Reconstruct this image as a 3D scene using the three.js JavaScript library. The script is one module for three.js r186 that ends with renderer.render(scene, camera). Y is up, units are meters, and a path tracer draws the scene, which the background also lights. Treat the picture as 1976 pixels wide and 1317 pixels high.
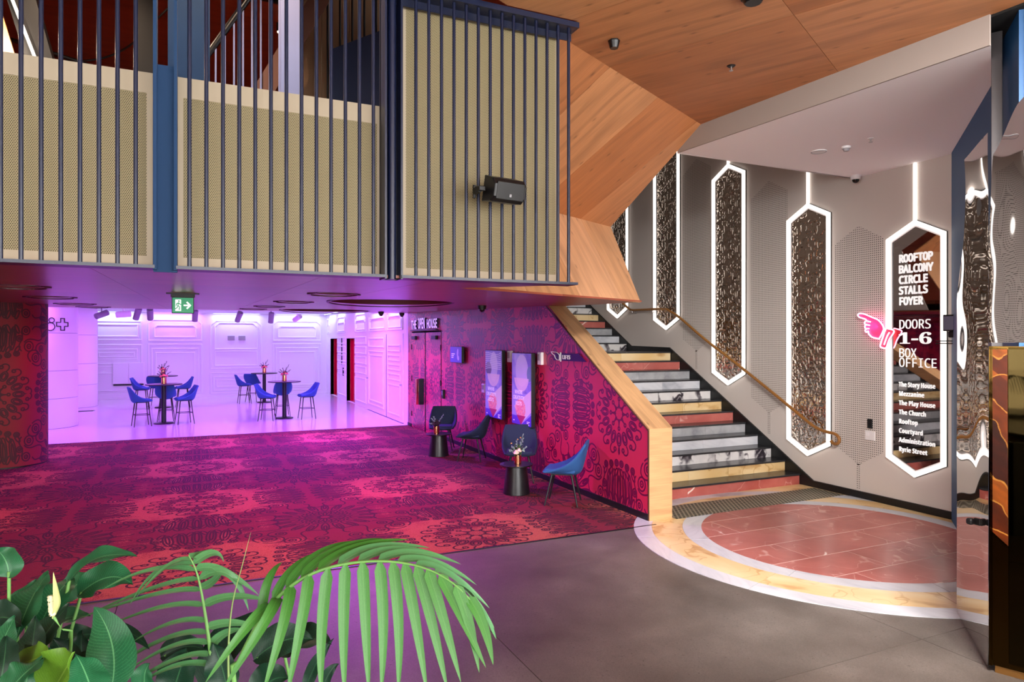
import * as THREE from 'three';
import { mergeGeometries } from 'three/addons/utils/BufferGeometryUtils.js';
import { RoundedBoxGeometry } from 'three/addons/geometries/RoundedBoxGeometry.js';
import { TextGeometry } from 'three/addons/geometries/TextGeometry.js';
import { FontLoader } from 'three/addons/loaders/FontLoader.js';
import { ImprovedNoise } from 'three/addons/math/ImprovedNoise.js';
import { RectAreaLightUniformsLib } from 'three/addons/lights/RectAreaLightUniformsLib.js';

// ---------------------------------------------------------------- camera, sky, exposure
const scene = new THREE.Scene();
const YAW = Math.atan(608 / 1317);                                   // view turned 24.8 degrees right of -Z
const camera = new THREE.PerspectiveCamera(2 * Math.atan(658.5 / 1317) * 180 / Math.PI, 1976 / 1317, 0.05, 120);
camera.position.set(0, 2.2, 0);
camera.rotation.set(0, -YAW, 0);
const renderer = new THREE.WebGLRenderer({ antialias: true });
renderer.toneMapping = THREE.LinearToneMapping;
renderer.toneMappingExposure = 1.75;
renderer.shadowMap.enabled = true;
RectAreaLightUniformsLib.init();
scene.background = new THREE.Color().setRGB(3.7, 3.8, 3.9);          // an evenly overcast sky

const LIGHT = { day: 2.6, violet: 1.0, mezz: 2.6 };
function area(name, w, h, at, towards, rgb, k, parent = scene) {
  const l = new THREE.RectAreaLight(new THREE.Color().setRGB(...rgb), k, w, h);
  l.name = name; l.position.set(...at); parent.add(l);
  l.lookAt(...towards);
  return l;
}
// daylight arriving through the two glazed sides of the hall, behind the camera and to its left
area('front_window_daylight', 12.6, 4.2, [1.6, 2.4, 8.88], [1.6, 2.4, -5], [1, 0.98, 0.95], 4.6);
area('side_window_daylight', 8.8, 4.2, [-12.88, 2.4, 4.5], [5, 2.4, 4.5], [1, 0.98, 0.95], 4.6);
area('entrance_window_daylight', 8.5, 4.2, [7.88, 2.4, 4.3], [-5, 2.4, 4.3], [1, 0.98, 0.95], 4);

// ---------------------------------------------------------------- helpers
const V = (x, y, z) => new THREE.Vector3(x, y, z);
let seedState = 7;
const rnd = () => { seedState = (seedState * 1664525 + 1013904223) >>> 0; return seedState / 4294967296; };
const rr = (a, b) => a + (b - a) * rnd();
const used = new Map();
function numbered(name) {
  const k = used.get(name) ?? 0; used.set(name, k + 1);
  return k ? name + '_' + String(k).padStart(3, '0') : name;
}
function mesh(name, geo, mat, parent) {
  const m = new THREE.Mesh(geo, mat); m.name = name; m.castShadow = m.receiveShadow = true;
  if (parent) parent.add(m);
  return m;
}
function struct(name, geo, mat) {
  const m = mesh(numbered(name), geo, mat, scene); m.userData.kind = 'structure'; return m;
}
function structGroup(name) {
  const g = new THREE.Group(); g.name = numbered(name); g.userData.kind = 'structure'; scene.add(g); return g;
}
function thing(name, label, category, at = [0, 0, 0], ry = 0, group) {
  const g = new THREE.Group(); g.name = numbered(name); g.position.set(...at); g.rotation.y = ry;
  g.userData = { label, category }; if (group) g.userData.group = group;
  scene.add(g); return g;
}
function one(name, geo, mat, label, category, at = [0, 0, 0], ry = 0, group) {
  const m = mesh(numbered(name), geo, mat, scene); m.position.set(...at); m.rotation.y = ry;
  m.userData = { label, category }; if (group) m.userData.group = group; return m;
}
function dup(root, at, ry, label, group) {
  const r = root.clone(); r.name = numbered(root.name.replace(/_\d{3}$/, '')); r.position.set(...at); r.rotation.y = ry;
  r.userData = { ...root.userData, label }; if (group) r.userData.group = group; scene.add(r); return r;
}
const strip = (g) => { const n = g.index ? g.toNonIndexed() : g; for (const k of Object.keys(n.attributes)) if (!['position', 'normal', 'uv'].includes(k)) n.deleteAttribute(k); n.morphAttributes = {}; return n; };
const M = (list) => mergeGeometries(list.map(strip));
function boxUV(g) {                                                   // uv in metres, by the way each face points
  const p = g.attributes.position, n = g.attributes.normal, uv = new Float32Array(p.count * 2);
  for (let i = 0; i < p.count; i++) {
    const ax = Math.abs(n.getX(i)), ay = Math.abs(n.getY(i)), az = Math.abs(n.getZ(i));
    if (ay >= ax && ay >= az) { uv[2 * i] = p.getX(i); uv[2 * i + 1] = -p.getZ(i); }
    else if (ax >= az) { uv[2 * i] = p.getZ(i); uv[2 * i + 1] = p.getY(i); }
    else { uv[2 * i] = p.getX(i); uv[2 * i + 1] = p.getY(i); }
  }
  g.setAttribute('uv', new THREE.BufferAttribute(uv, 2)); return g;
}
function put(g, x = 0, y = 0, z = 0, rx = 0, ry = 0, rz = 0) {
  return g.applyMatrix4(new THREE.Matrix4().compose(V(x, y, z), new THREE.Quaternion().setFromEuler(new THREE.Euler(rx, ry, rz)), V(1, 1, 1)));
}
const B = (w, h, d, x = 0, y = 0, z = 0, rx = 0, ry = 0, rz = 0) => put(boxUV(new THREE.BoxGeometry(w, h, d)), x, y, z, rx, ry, rz);
const RB = (w, h, d, r, x = 0, y = 0, z = 0, rx = 0, ry = 0, rz = 0) => put(boxUV(new RoundedBoxGeometry(w, h, d, 2, r)), x, y, z, rx, ry, rz);
const BB = (x0, x1, y0, y1, z0, z1) => boxUV(new THREE.BoxGeometry(Math.abs(x1 - x0), Math.abs(y1 - y0), Math.abs(z1 - z0)).translate((x0 + x1) / 2, (y0 + y1) / 2, (z0 + z1) / 2));
const CYL = (r0, r1, h, x = 0, y = 0, z = 0, seg = 24, rx = 0, ry = 0, rz = 0) => put(new THREE.CylinderGeometry(r1, r0, h, seg), x, y, z, rx, ry, rz);
function rod(a, b, r0, r1 = r0, seg = 10) {
  const d = b.clone().sub(a), g = new THREE.CylinderGeometry(r1, r0, d.length(), seg);
  g.applyQuaternion(new THREE.Quaternion().setFromUnitVectors(V(0, 1, 0), d.clone().normalize()));
  return g.translate((a.x + b.x) / 2, (a.y + b.y) / 2, (a.z + b.z) / 2);
}
const TUBE = (pts, r, seg = 40, rad = 8, closed = false, tension) => new THREE.TubeGeometry(new THREE.CatmullRomCurve3(pts, closed, 'catmullrom', tension ?? 0.5), seg, r, rad, closed);
const LATHE = (prof, seg = 32) => new THREE.LatheGeometry(prof.map(([r, y]) => new THREE.Vector2(r, y)), seg);
function polyTube(pts, r, rad = 6, closed = false) {                  // straight runs that meet at joints
  const out = [];
  const n = pts.length - (closed ? 0 : 1);
  for (let i = 0; i < n; i++) { const a = pts[i], b = pts[(i + 1) % pts.length]; out.push(rod(a, b, r, r, rad), new THREE.SphereGeometry(r, rad, 5).translate(a.x, a.y, a.z)); }
  return M(out);
}
// A flat polygon in space with thickness behind its face. pts run counter-clockwise seen from the face. uv in metres along u.
function slab3(pts, t, { u, holes = [], off = [0, 0] } = {}) {
  const n = V(0, 0, 0);
  pts.forEach((a, i) => { const b = pts[(i + 1) % pts.length]; n.x += (a.y - b.y) * (a.z + b.z); n.y += (a.z - b.z) * (a.x + b.x); n.z += (a.x - b.x) * (a.y + b.y); });
  n.normalize();
  const ud = (u ?? pts[1].clone().sub(pts[0])).clone(); ud.addScaledVector(n, -ud.dot(n)).normalize();
  const vd = n.clone().cross(ud), to2 = (p) => new THREE.Vector2(p.dot(ud), p.dot(vd));
  holes = holes.map((h) => (THREE.ShapeUtils.area(h.map(to2)) > 0 ? h.slice().reverse() : h));
  const rings = [pts, ...holes], flat = rings.map((r) => r.map(to2));
  const tri = THREE.ShapeUtils.triangulateShape(flat[0], flat.slice(1)), all = rings.flat(), all2 = flat.flat();
  const P = [], N = [], U = [];
  const vert = (p, nn, a, b) => { P.push(p.x, p.y, p.z); N.push(nn.x, nn.y, nn.z); U.push(a, b); };
  const back = (p) => p.clone().addScaledVector(n, -t), neg = n.clone().negate();
  for (const f of tri) {
    for (const i of f) vert(all[i], n, all2[i].x + off[0], all2[i].y + off[1]);
    for (const i of [f[0], f[2], f[1]]) vert(back(all[i]), neg, all2[i].x + off[0], all2[i].y + off[1]);
  }
  rings.forEach((r, k) => r.forEach((a, i) => {
    const b = r[(i + 1) % r.length], e = b.clone().sub(a), L = e.length(); if (L < 1e-6) return;
    const nn = e.clone().cross(n).normalize(); const s = k ? 1 : 1;
    const a2 = back(a), b2 = back(b), w = to2(a).x + off[0], h = to2(a).y + off[1];
    for (const [p, x, y] of [[a, 0, 0], [b2, L, t], [b, L, 0], [a, 0, 0], [a2, 0, t], [b2, L, t]]) vert(p, nn.clone().multiplyScalar(s), w + x, h + y);
  }));
  const g = new THREE.BufferGeometry();
  g.setAttribute('position', new THREE.Float32BufferAttribute(P, 3)); g.setAttribute('normal', new THREE.Float32BufferAttribute(N, 3)); g.setAttribute('uv', new THREE.Float32BufferAttribute(U, 2));
  return g;
}
// pts [[x, z]...] as a horizontal plate with its face up (or down) at height y
const ccw = (pts) => { let s = 0; pts.forEach(([a, b], i) => { const [c, d] = pts[(i + 1) % pts.length]; s += a * d - c * b; }); return s > 0 ? pts : pts.slice().reverse(); };
const plateUp = (pts, y, t, o) => slab3(ccw(pts).slice().reverse().map(([x, z]) => V(x, y, z)), t, { u: V(1, 0, 0), ...o });
const plateDown = (pts, y, t, o) => slab3(ccw(pts).map(([x, z]) => V(x, y, z)), t, { u: V(1, 0, 0), ...o });
// pts [[z, y]...] as an upright plate whose face looks towards -X, at X = x
const plateX = (pts, x, t, o = {}) => slab3(ccw(pts).map(([z, y]) => V(x, y, z)), t, { u: V(0, 0, 1), ...o, holes: (o.holes ?? []).map((h) => h.map(([z, y]) => V(x, y, z))) });
// pts [[x, y]...] as an upright plate whose face looks towards +Z
const plateZ = (pts, z, t, o = {}) => slab3(ccw(pts).map(([x, y]) => V(x, y, z)), t, { u: V(1, 0, 0), ...o, holes: (o.holes ?? []).map((h) => h.map(([x, y]) => V(x, y, z))) });
function clip(poly, nx, ny, c) {                                       // keep nx*x + ny*y <= c
  const out = [];
  poly.forEach((a, i) => {
    const b = poly[(i + 1) % poly.length], da = nx * a[0] + ny * a[1] - c, db = nx * b[0] + ny * b[1] - c;
    if (da <= 0) out.push(a);
    if ((da < 0 && db > 0) || (da > 0 && db < 0)) { const t = da / (da - db); out.push([a[0] + (b[0] - a[0]) * t, a[1] + (b[1] - a[1]) * t]); }
  });
  return out;
}
const clipRect = (poly, x0, x1, y0, y1) => [[1, 0, x1], [-1, 0, -x0], [0, 1, y1], [0, -1, -y0]].reduce((p, [a, b, c]) => (p.length ? clip(p, a, b, c) : p), poly);
const area2 = (p) => Math.abs(p.reduce((s, [a, b], i) => { const [c, d] = p[(i + 1) % p.length]; return s + a * d - c * b; }, 0)) / 2;
const dedupe = (p) => p.filter((a, i) => { const b = p[(i + 1) % p.length]; return Math.hypot(a[0] - b[0], a[1] - b[1]) > 1e-4; });

// ---------------------------------------------------------------- textures
const perlin = new ImprovedNoise();
// tiling value noise: lattice of px by py cells over the unit square
const lattices = new Map();
function tnoise(x, y, px, py, seed) {
  const key = px + ',' + py + ',' + seed; let L = lattices.get(key);
  if (!L) { let s = seed * 7919 + px * 131 + py; L = new Float32Array(px * py).map(() => { s = (s * 1664525 + 1013904223) >>> 0; return s / 4294967296; }); lattices.set(key, L); }
  x *= px; y *= py; const ix = Math.floor(x), iy = Math.floor(y); let fx = x - ix, fy = y - iy; fx = fx * fx * (3 - 2 * fx); fy = fy * fy * (3 - 2 * fy);
  const X0 = ((ix % px) + px) % px, X1 = (X0 + 1) % px, Y0 = ((iy % py) + py) % py, Y1 = (Y0 + 1) % py;
  return (L[Y0 * px + X0] * (1 - fx) + L[Y0 * px + X1] * fx) * (1 - fy) + (L[Y1 * px + X0] * (1 - fx) + L[Y1 * px + X1] * fx) * fy;
}
const fbm = (x, y, px, py, seed, oct = 4) => { let s = 0, a = 0.5, t = 0; for (let o = 0; o < oct; o++) { s += a * tnoise(x, y, px << o, py << o, seed + o); t += a; a *= 0.5; } return s / t; };
function dataTex(w, h, fn, srgb = true, size = [1, 1]) {
  const d = new Uint8Array(w * h * 4);
  for (let y = 0; y < h; y++) for (let x = 0; x < w; x++) { const c = fn(x / w, y / h, x, y), i = (y * w + x) * 4; d[i] = c[0]; d[i + 1] = c[1]; d[i + 2] = c[2]; d[i + 3] = 255; }
  return finish(new THREE.DataTexture(d, w, h), srgb, size);
}
function finish(t, srgb, size) {
  t.wrapS = t.wrapT = THREE.RepeatWrapping; t.magFilter = THREE.LinearFilter; t.minFilter = THREE.LinearMipmapLinearFilter; t.generateMipmaps = true; t.anisotropy = 8;
  if (srgb) t.colorSpace = THREE.SRGBColorSpace;
  t.repeat.set(1 / size[0], 1 / size[1]); t.needsUpdate = true; return t;
}
function canvasTex(w, h, draw, { srgb = true, size = [1, 1], mirror = false } = {}) {
  const c = document.createElement('canvas'); c.width = w; c.height = h; draw(c.getContext('2d'), w, h);
  const t = finish(new THREE.CanvasTexture(c), srgb, size);
  if (mirror) t.wrapS = t.wrapT = THREE.MirroredRepeatWrapping;
  return t;
}
const cl = (v) => Math.max(0, Math.min(255, v)) | 0, mix = (a, b, t) => a + (b - a) * t, st = (a, b, x) => { const t = Math.max(0, Math.min(1, (x - a) / (b - a))); return t * t * (3 - 2 * t); };
const mix3 = (a, b, t) => [mix(a[0], b[0], t), mix(a[1], b[1], t), mix(a[2], b[2], t)];

const plyTex = dataTex(1024, 1024, (u, v) => {
  const w = fbm(u, v, 1, 4, 3, 4), band = 0.5 + 0.5 * Math.sin((v * 9 + w * 3.6) * Math.PI * 2), fine = tnoise(u, v, 16, 512, 11), mid = fbm(u, v, 4, 48, 21, 3), blotch = fbm(u, v, 3, 8, 31, 3);
  let k = 0.86 + 0.12 * mid + 0.07 * fine - 0.09 * st(0.3, 1, band) * st(0.3, 0.75, blotch) - 0.06 * (blotch - 0.5);
  const kx = u * 9, ky = v * 15, cx = Math.floor(kx), cy = Math.floor(ky), h = Math.abs(Math.sin(cx * 127.1 + cy * 311.7) * 43758.5) % 1;   // small pin knots
  if (h > 0.86) { const dx = (kx - cx - 0.5) * 1.2, dy = (ky - cy - 0.5), r = Math.hypot(dx, dy * 1.6); k -= 0.22 * Math.exp(-r * r * 60); }
  return [cl(255 * k), cl(255 * (k - 0.03 * (1 - k))), cl(255 * (k - 0.06 * (1 - k) - 0.01))];
}, true, [2.4, 2.4]);
const concreteTex = dataTex(1024, 1024, (u, v, x, y) => {
  const a = fbm(u, v, 3, 3, 41, 5), b = fbm(u, v, 10, 10, 51, 4), s = tnoise(u, v, 512, 512, 61), p = tnoise(u, v, 300, 300, 71);
  let k = 98 + 46 * (a - 0.5) + 30 * (b - 0.5) + 15 * (s - 0.5);
  if (p > 0.86 && b > 0.48) k -= 38 * (p - 0.86) / 0.14;
  const w = st(0.56, 0.75, fbm(u, v, 2, 5, 81, 4));
  return [cl(k + 10 * w + 3), cl(k + 9 * w - 4), cl(k + 8 * w - 11)];
}, true, [3, 3]);
const veins = (u, v, f, seed, warp, sharp) => { const w = fbm(u, v, f, f, seed, 4) - 0.5, q = fbm(u + w * warp, v + w * warp, f, f, seed + 9, 3); return Math.pow(1 - Math.abs(q * 2 - 1), sharp); };
const marble = {
  red: dataTex(512, 512, (u, v) => { const a = fbm(u, v, 4, 4, 101, 5), b = fbm(u, v, 16, 16, 111, 3), m = st(0.4, 0.62, fbm(u, v, 3, 3, 121, 3)); const w = 1.3 * st(0.8, 0.97, veins(u, v, 3, 131, 0.3, 3)) * m * st(0.42, 0.6, fbm(u, v, 7, 7, 141, 2)) + 0.5 * st(0.93, 1, veins(u, v, 5, 151, 0.2, 3)) * (1 - m);
    return mix3(mix3([158, 72, 66], [206, 124, 114], a * 0.9 + 0.3 * (b - 0.5)), [236, 214, 204], Math.min(1, w)).map(cl); }, true, [1.8, 1.8]),
  white: dataTex(512, 512, (u, v) => { const a = fbm(u + v * 0, v, 3, 6, 201, 5), w = veins((u + 2 * v) % 1, v, 4, 211, 0.2, 4); return mix3([208, 210, 216], [142, 146, 158], Math.min(1, 0.55 * a * st(0.4, 0.8, a) + 0.5 * w * a)).map(cl); }, true, [0.9, 0.9]),
  grey: dataTex(512, 512, (u, v) => { const a = fbm(u, v, 4, 6, 301, 5), w = veins(u, v, 5, 311, 0.2, 4); return mix3([186, 187, 190], [128, 130, 136], Math.min(1, a * 0.8 + 0.4 * w * a)).map(cl); }, true, [0.9, 0.9]),
  breccia: dataTex(512, 512, (u, v) => { const a = fbm(u, v, 4, 4, 401, 5), w = st(0.62, 0.95, veins(u, v, 4, 411, 0.45, 2)) * st(0.4, 0.58, fbm(u, v, 4, 3, 421, 3)), g = fbm(u, v, 9, 9, 431, 3); return mix3(mix3([228, 226, 224], [184, 182, 186], g * a), [44, 38, 46], Math.min(1, w * 1.2)).map(cl); }, true, [0.9, 0.9]),
  yellow: dataTex(512, 512, (u, v) => { const a = fbm(u, v, 2, 6, 501, 5), o = st(0.5, 0.78, fbm(u, v, 3, 7, 511, 5)), w = st(0.9, 1, veins(u, v, 3, 521, 0.25, 3)); return mix3(mix3([238, 218, 178], [216, 172, 104], a * 0.8), [150, 92, 34], Math.min(1, 0.75 * o * a * 1.2 + 0.55 * w * a)).map(cl); }, true, [1.1, 1.1]),
  onyx: dataTex(256, 512, (u, v) => { const w = fbm(u, v, 2, 3, 601, 4), q = (v * 9 + w * 4.2) % 1, a = fbm(u, v, 8, 40, 611, 4), c = [[70, 28, 10], [128, 62, 18], [100, 44, 14], [168, 96, 34]][Math.floor(v * 9 + w * 4.2) & 3]; return (q < 0.07 ? [214, 160, 80] : c).map((x) => cl(x * (0.75 + 0.5 * a))); }, true, [0.8, 1.5]),
};
// the dense loop-and-rosette print of the wall and the woven carpet: one quarter, mirrored into a kaleidoscope
function motif(ctx, S, line, lw) {
  ctx.strokeStyle = line; ctx.lineWidth = lw; ctx.lineCap = ctx.lineJoin = 'round';
  const E = (x, y, a, b, r = 0) => { ctx.beginPath(); ctx.ellipse(x * S, y * S, a * S, b * S, r, 0, 7); ctx.stroke(); };
  const C = (x, y, r) => { ctx.beginPath(); ctx.arc(x * S, y * S, r * S, 0, 7); ctx.fillStyle = line; ctx.fill(); };
  const Q = (...p) => { ctx.beginPath(); ctx.moveTo(p[0] * S, p[1] * S); for (let i = 2; i < p.length; i += 6) ctx.bezierCurveTo(p[i] * S, p[i + 1] * S, p[i + 2] * S, p[i + 3] * S, p[i + 4] * S, p[i + 5] * S); ctx.stroke(); };
  // medallion round the corner (0, 0): knobbed star, ring of ovals, scalloped lobes
  for (let i = 0; i < 9; i++) {
    const t = i * Math.PI / 8, c = Math.cos(t), s = Math.sin(t);
    E(0.27 * c, 0.27 * s, 0.042, 0.021, t); E(0.27 * c, 0.27 * s, 0.066, 0.04, t);
    if (i % 2 === 0) { Q(0.06 * c, 0.06 * s, 0.09 * c, 0.09 * s, 0.11 * c, 0.11 * s, 0.14 * c, 0.14 * s); E(0.155 * c, 0.155 * s, 0.017, 0.017); }
    else { const a = t - Math.PI / 8, b = t + Math.PI / 8; Q(0.14 * Math.cos(a), 0.14 * Math.sin(a), 0.05 * Math.cos(a), 0.05 * Math.sin(a), 0.05 * Math.cos(b), 0.05 * Math.sin(b), 0.14 * Math.cos(b), 0.14 * Math.sin(b)); }
    const m = t + Math.PI / 16; E(0.385 * Math.cos(m), 0.385 * Math.sin(m), 0.02, 0.02); C(0.385 * Math.cos(m), 0.385 * Math.sin(m), 0.005);
    Q(0.35 * c, 0.35 * s, 0.45 * Math.cos(t - 0.1), 0.45 * Math.sin(t - 0.1), 0.47 * Math.cos(t + 0.15), 0.47 * Math.sin(t + 0.15), 0.4 * Math.cos(t + 0.2), 0.4 * Math.sin(t + 0.2));
  }
  // blossom round (1, 1): petals, kernels, long tear drops
  for (let i = 0; i < 6; i++) {
    const t = Math.PI + i * Math.PI / 10, c = Math.cos(t), s = Math.sin(t);
    E(1 + 0.13 * c, 1 + 0.13 * s, 0.085, 0.032, t); C(1 + 0.17 * c, 1 + 0.17 * s, 0.013);
    if (i < 5) { const m = t + Math.PI / 20, a = Math.cos(m), b = Math.sin(m); E(1 + 0.33 * a, 1 + 0.33 * b, 0.11, 0.03, m); E(1 + 0.35 * a, 1 + 0.35 * b, 0.06, 0.012, m); }
  }
  E(1, 1, 0.045, 0.045);
  for (let k = 0; k < 3; k++) {                                        // long tear drops and beads between the two
    const y = 0.0 + k * 0.1, l = 0.2 - k * 0.02;
    for (const f of [(p, q, aa, bb, r) => E(p, q, aa, bb, r), (p, q, aa, bb, r) => E(q, p, bb, aa, -r)]) {
      f(0.77, y, l, 0.034, 0.05 * k); f(0.79, y + 0.003, l * 0.7, 0.013, 0.05 * k); f(0.52 + 0.02 * k, y + 0.045, 0.032, 0.032, 0); f(0.52 + 0.02 * k, y + 0.045, 0.012, 0.012, 0); f(0.62, y + 0.055, 0.05, 0.02, 0.5); f(0.9, y + 0.052, 0.06, 0.018, -0.3);
    }
  }
  for (const [x, y, r] of [[0.5, 0.5, 0.055], [0.66, 0.4, 0.06], [0.4, 0.66, 0.06], [0.87, 0.36, 0.05], [0.36, 0.88, 0.05], [0.6, 0.62, 0.04], [0.77, 0.28, 0.035], [0.28, 0.77, 0.035]]) { E(x, y, r, r * 1.15); E(x, y, r * 0.42, r * 0.5); C(x, y, r * 0.18); }
  Q(0.45, 0.42, 0.6, 0.3, 0.66, 0.52, 0.55, 0.56, 0.46, 0.6, 0.5, 0.74, 0.66, 0.7); Q(0.42, 0.45, 0.3, 0.6, 0.52, 0.66, 0.56, 0.55);
  Q(0.72, 0.34, 0.82, 0.42, 0.7, 0.52, 0.76, 0.6, 0.82, 0.66, 0.9, 0.56, 0.97, 0.6); Q(0.34, 0.72, 0.42, 0.82, 0.52, 0.7, 0.6, 0.76, 0.66, 0.82, 0.56, 0.9, 0.6, 0.97);
  Q(0.6, 0.3, 0.7, 0.22, 0.74, 0.36, 0.86, 0.3); Q(0.3, 0.6, 0.22, 0.7, 0.36, 0.74, 0.3, 0.86); Q(0.9, 0.45, 1, 0.5, 0.86, 0.56, 1, 0.62); Q(0.45, 0.9, 0.5, 1, 0.56, 0.86, 0.62, 1);
}
const grain = (ctx, S, amp) => { const im = ctx.getImageData(0, 0, S, S), d = im.data; for (let i = 0; i < d.length; i += 4) { const k = 1 + amp * (rnd() - 0.5); d[i] = cl(d[i] * k); d[i + 1] = cl(d[i + 1] * k); d[i + 2] = cl(d[i + 2] * k); } ctx.putImageData(im, 0, 0); };
const wallpaperTex = canvasTex(1024, 1024, (ctx, S) => { ctx.fillStyle = '#c2284c'; ctx.fillRect(0, 0, S, S); motif(ctx, S, '#640a3a', 19); grain(ctx, S, 0.1); }, { size: [1.25, 1.25], mirror: true });
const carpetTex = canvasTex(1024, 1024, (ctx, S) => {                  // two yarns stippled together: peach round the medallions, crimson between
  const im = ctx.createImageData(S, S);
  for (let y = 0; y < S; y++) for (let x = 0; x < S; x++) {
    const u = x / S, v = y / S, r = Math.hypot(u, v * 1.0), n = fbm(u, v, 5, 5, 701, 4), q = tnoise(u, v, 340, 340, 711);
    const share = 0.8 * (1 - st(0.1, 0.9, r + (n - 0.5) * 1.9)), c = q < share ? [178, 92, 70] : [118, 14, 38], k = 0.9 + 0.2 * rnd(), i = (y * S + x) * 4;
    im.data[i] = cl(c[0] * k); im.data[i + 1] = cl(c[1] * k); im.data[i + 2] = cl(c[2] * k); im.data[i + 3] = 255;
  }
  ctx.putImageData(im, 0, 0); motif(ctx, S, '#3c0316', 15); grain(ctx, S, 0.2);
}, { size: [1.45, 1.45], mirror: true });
const yarnBump = dataTex(256, 256, (u, v) => { const k = 255 * tnoise(u, v, 128, 128, 801); return [k, k, k]; }, false, [0.5, 0.5]);
const hammerBump = dataTex(1024, 1024, (u, v) => { const w = fbm(u, v, 12, 12, 901, 2), k = 255 * (0.5 + 0.5 * Math.sin((tnoise(u + 0.02 * w, v, 15, 15, 911) * 1.5 + 0.35 * tnoise(u, v, 30, 30, 921)) * 4.2)); return [cl(k), cl(k), cl(k)]; }, false, [0.78, 0.78]);
const holes = (w, h, list, r) => dataTex(w, h, (u, v) => { let on = 255; for (const [a, b] of list) { const dx = (u - a) * w, dy = (v - b) * h; if (dx * dx + dy * dy < r * r) on = 0; } return [on, on, on]; }, false, [1, 1]);
const sizeTex = (t, a, b) => { t.repeat.set(1 / a, 1 / b); return t; };
const stagger = [[0.5, 0.25], [0, 0.75], [1, 0.75]];
const perfGold = sizeTex(holes(32, 56, stagger, 9), 0.0115, 0.02);
const perfGrey = sizeTex(holes(32, 32, [[0.5, 0.5]], 8), 0.03, 0.03);
const perfGrate = sizeTex(holes(64, 112, stagger, 22), 0.06, 0.104);
const fabricBump = dataTex(128, 128, (u, v, x, y) => { const k = 120 + 90 * ((x >> 1) % 2 ^ (y >> 1) % 2) * 0.6 + 60 * rnd(); return [k, k, k]; }, false, [0.1, 0.1]);

// ---------------------------------------------------------------- materials
const std = (color, rough = 0.6, o = {}) => new THREE.MeshStandardMaterial({ color: new THREE.Color(color), roughness: rough, ...o });
const phys = (color, rough, o = {}) => new THREE.MeshPhysicalMaterial({ color: new THREE.Color(color), roughness: rough, ...o });
const glow = (color, k, base = '#111111') => new THREE.MeshStandardMaterial({ color: new THREE.Color(base), emissive: new THREE.Color(color), emissiveIntensity: k, roughness: 0.6 });
const ply = (c, rough = 0.5) => std(c, rough, { map: plyTex });
const MAT = {
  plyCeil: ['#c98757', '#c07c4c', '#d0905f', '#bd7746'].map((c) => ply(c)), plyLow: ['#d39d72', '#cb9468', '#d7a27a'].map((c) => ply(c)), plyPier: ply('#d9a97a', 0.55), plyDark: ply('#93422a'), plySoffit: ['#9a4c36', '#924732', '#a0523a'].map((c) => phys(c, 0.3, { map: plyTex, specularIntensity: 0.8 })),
  concrete: [1, 0.96, 1.03].map((k) => std(new THREE.Color(k, k, k), 0.5, { map: concreteTex })),
  red: phys('#ffffff', 0.28, { map: marble.red }), white: phys('#ffffff', 0.3, { map: marble.white }), grey: phys('#ffffff', 0.32, { map: marble.grey }), breccia: phys('#ffffff', 0.3, { map: marble.breccia }), yellow: phys('#ffffff', 0.3, { map: marble.yellow }),
  tread: phys('#2a2a2e', 0.25), black: std('#0c0c0e', 0.5), blackSatin: std('#101014', 0.35), charcoal: std('#1d1e22', 0.45, { metalness: 0.3 }), darkVoid: std('#050506', 0.9),
  shadedPrint: std('#a86a74', 0.7, { map: wallpaperTex }), wallpaper: phys('#ffffff', 0.34, { map: wallpaperTex, ior: 1.6 }), carpet: std('#ffffff', 0.95, { map: carpetTex, bumpMap: yarnBump, bumpScale: 0.004 }),  // column print: the wall paper tinted darker, shade put into its colour
  greyWall: std('#cbc2bc', 0.75), offWhite: std('#f7f4f5', 0.8), white2: std('#e9e7ea', 0.6), glossWhite: phys('#d8d2d6', 0.16, { clearcoat: 0.3, clearcoatRoughness: 0.1 }), blue: std('#0c4a7c', 0.6), postBlue: std('#0b3156', 0.85), navy: std('#1b2440', 0.45), bar: phys('#0e1633', 0.35), pale: std('#8f97c4', 0.4), beige: std('#9a7a5c', 0.7),
  goldPanel: std('#b3a48c', 0.55), perf: std('#9f916c', 0.55, { alphaMap: perfGold, alphaTest: 0.5 }), perfWall: std('#cbc2bc', 0.75, { alphaMap: perfGrey, alphaTest: 0.5 }), grate: phys('#b9b39d', 0.35, { metalness: 0.7, alphaMap: perfGrate, alphaTest: 0.5 }),
  hammered: phys('#d6c9bc', 0.09, { metalness: 1, bumpMap: hammerBump, bumpScale: 0.009 }), mirror: phys('#c9c6c6', 0.02, { metalness: 1 }), bronzeMirror: phys('#3a2a10', 0.05, { metalness: 1 }), brass: phys('#c08a4c', 0.22, { metalness: 1 }), copper: phys('#d89a72', 0.2, { metalness: 1 }), steel: phys('#b5b5b8', 0.3, { metalness: 1 }),
  onyx: phys('#8a7a6a', 0.3, { map: marble.onyx, specularIntensity: 0.3 }), rail: phys('#9c6a35', 0.35, { map: plyTex }), led: glow('#fff4ea', 1.1, '#dddddd'), velvet: phys('#24528c', 0.85, { sheen: 0.6, sheenColor: new THREE.Color('#4d7fc0'), sheenRoughness: 0.5, bumpMap: fabricBump, bumpScale: 0.0008 }), velvetDark: phys('#15263f', 0.85, { sheen: 0.5, sheenColor: new THREE.Color('#2f4f86'), sheenRoughness: 0.5, bumpMap: fabricBump, bumpScale: 0.0008 }),
  redGlass: phys('#d00030', 0.12), plasticWhite: std('#e2dfe0', 0.45), plasticGrey: std('#9a979c', 0.5),
};

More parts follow.
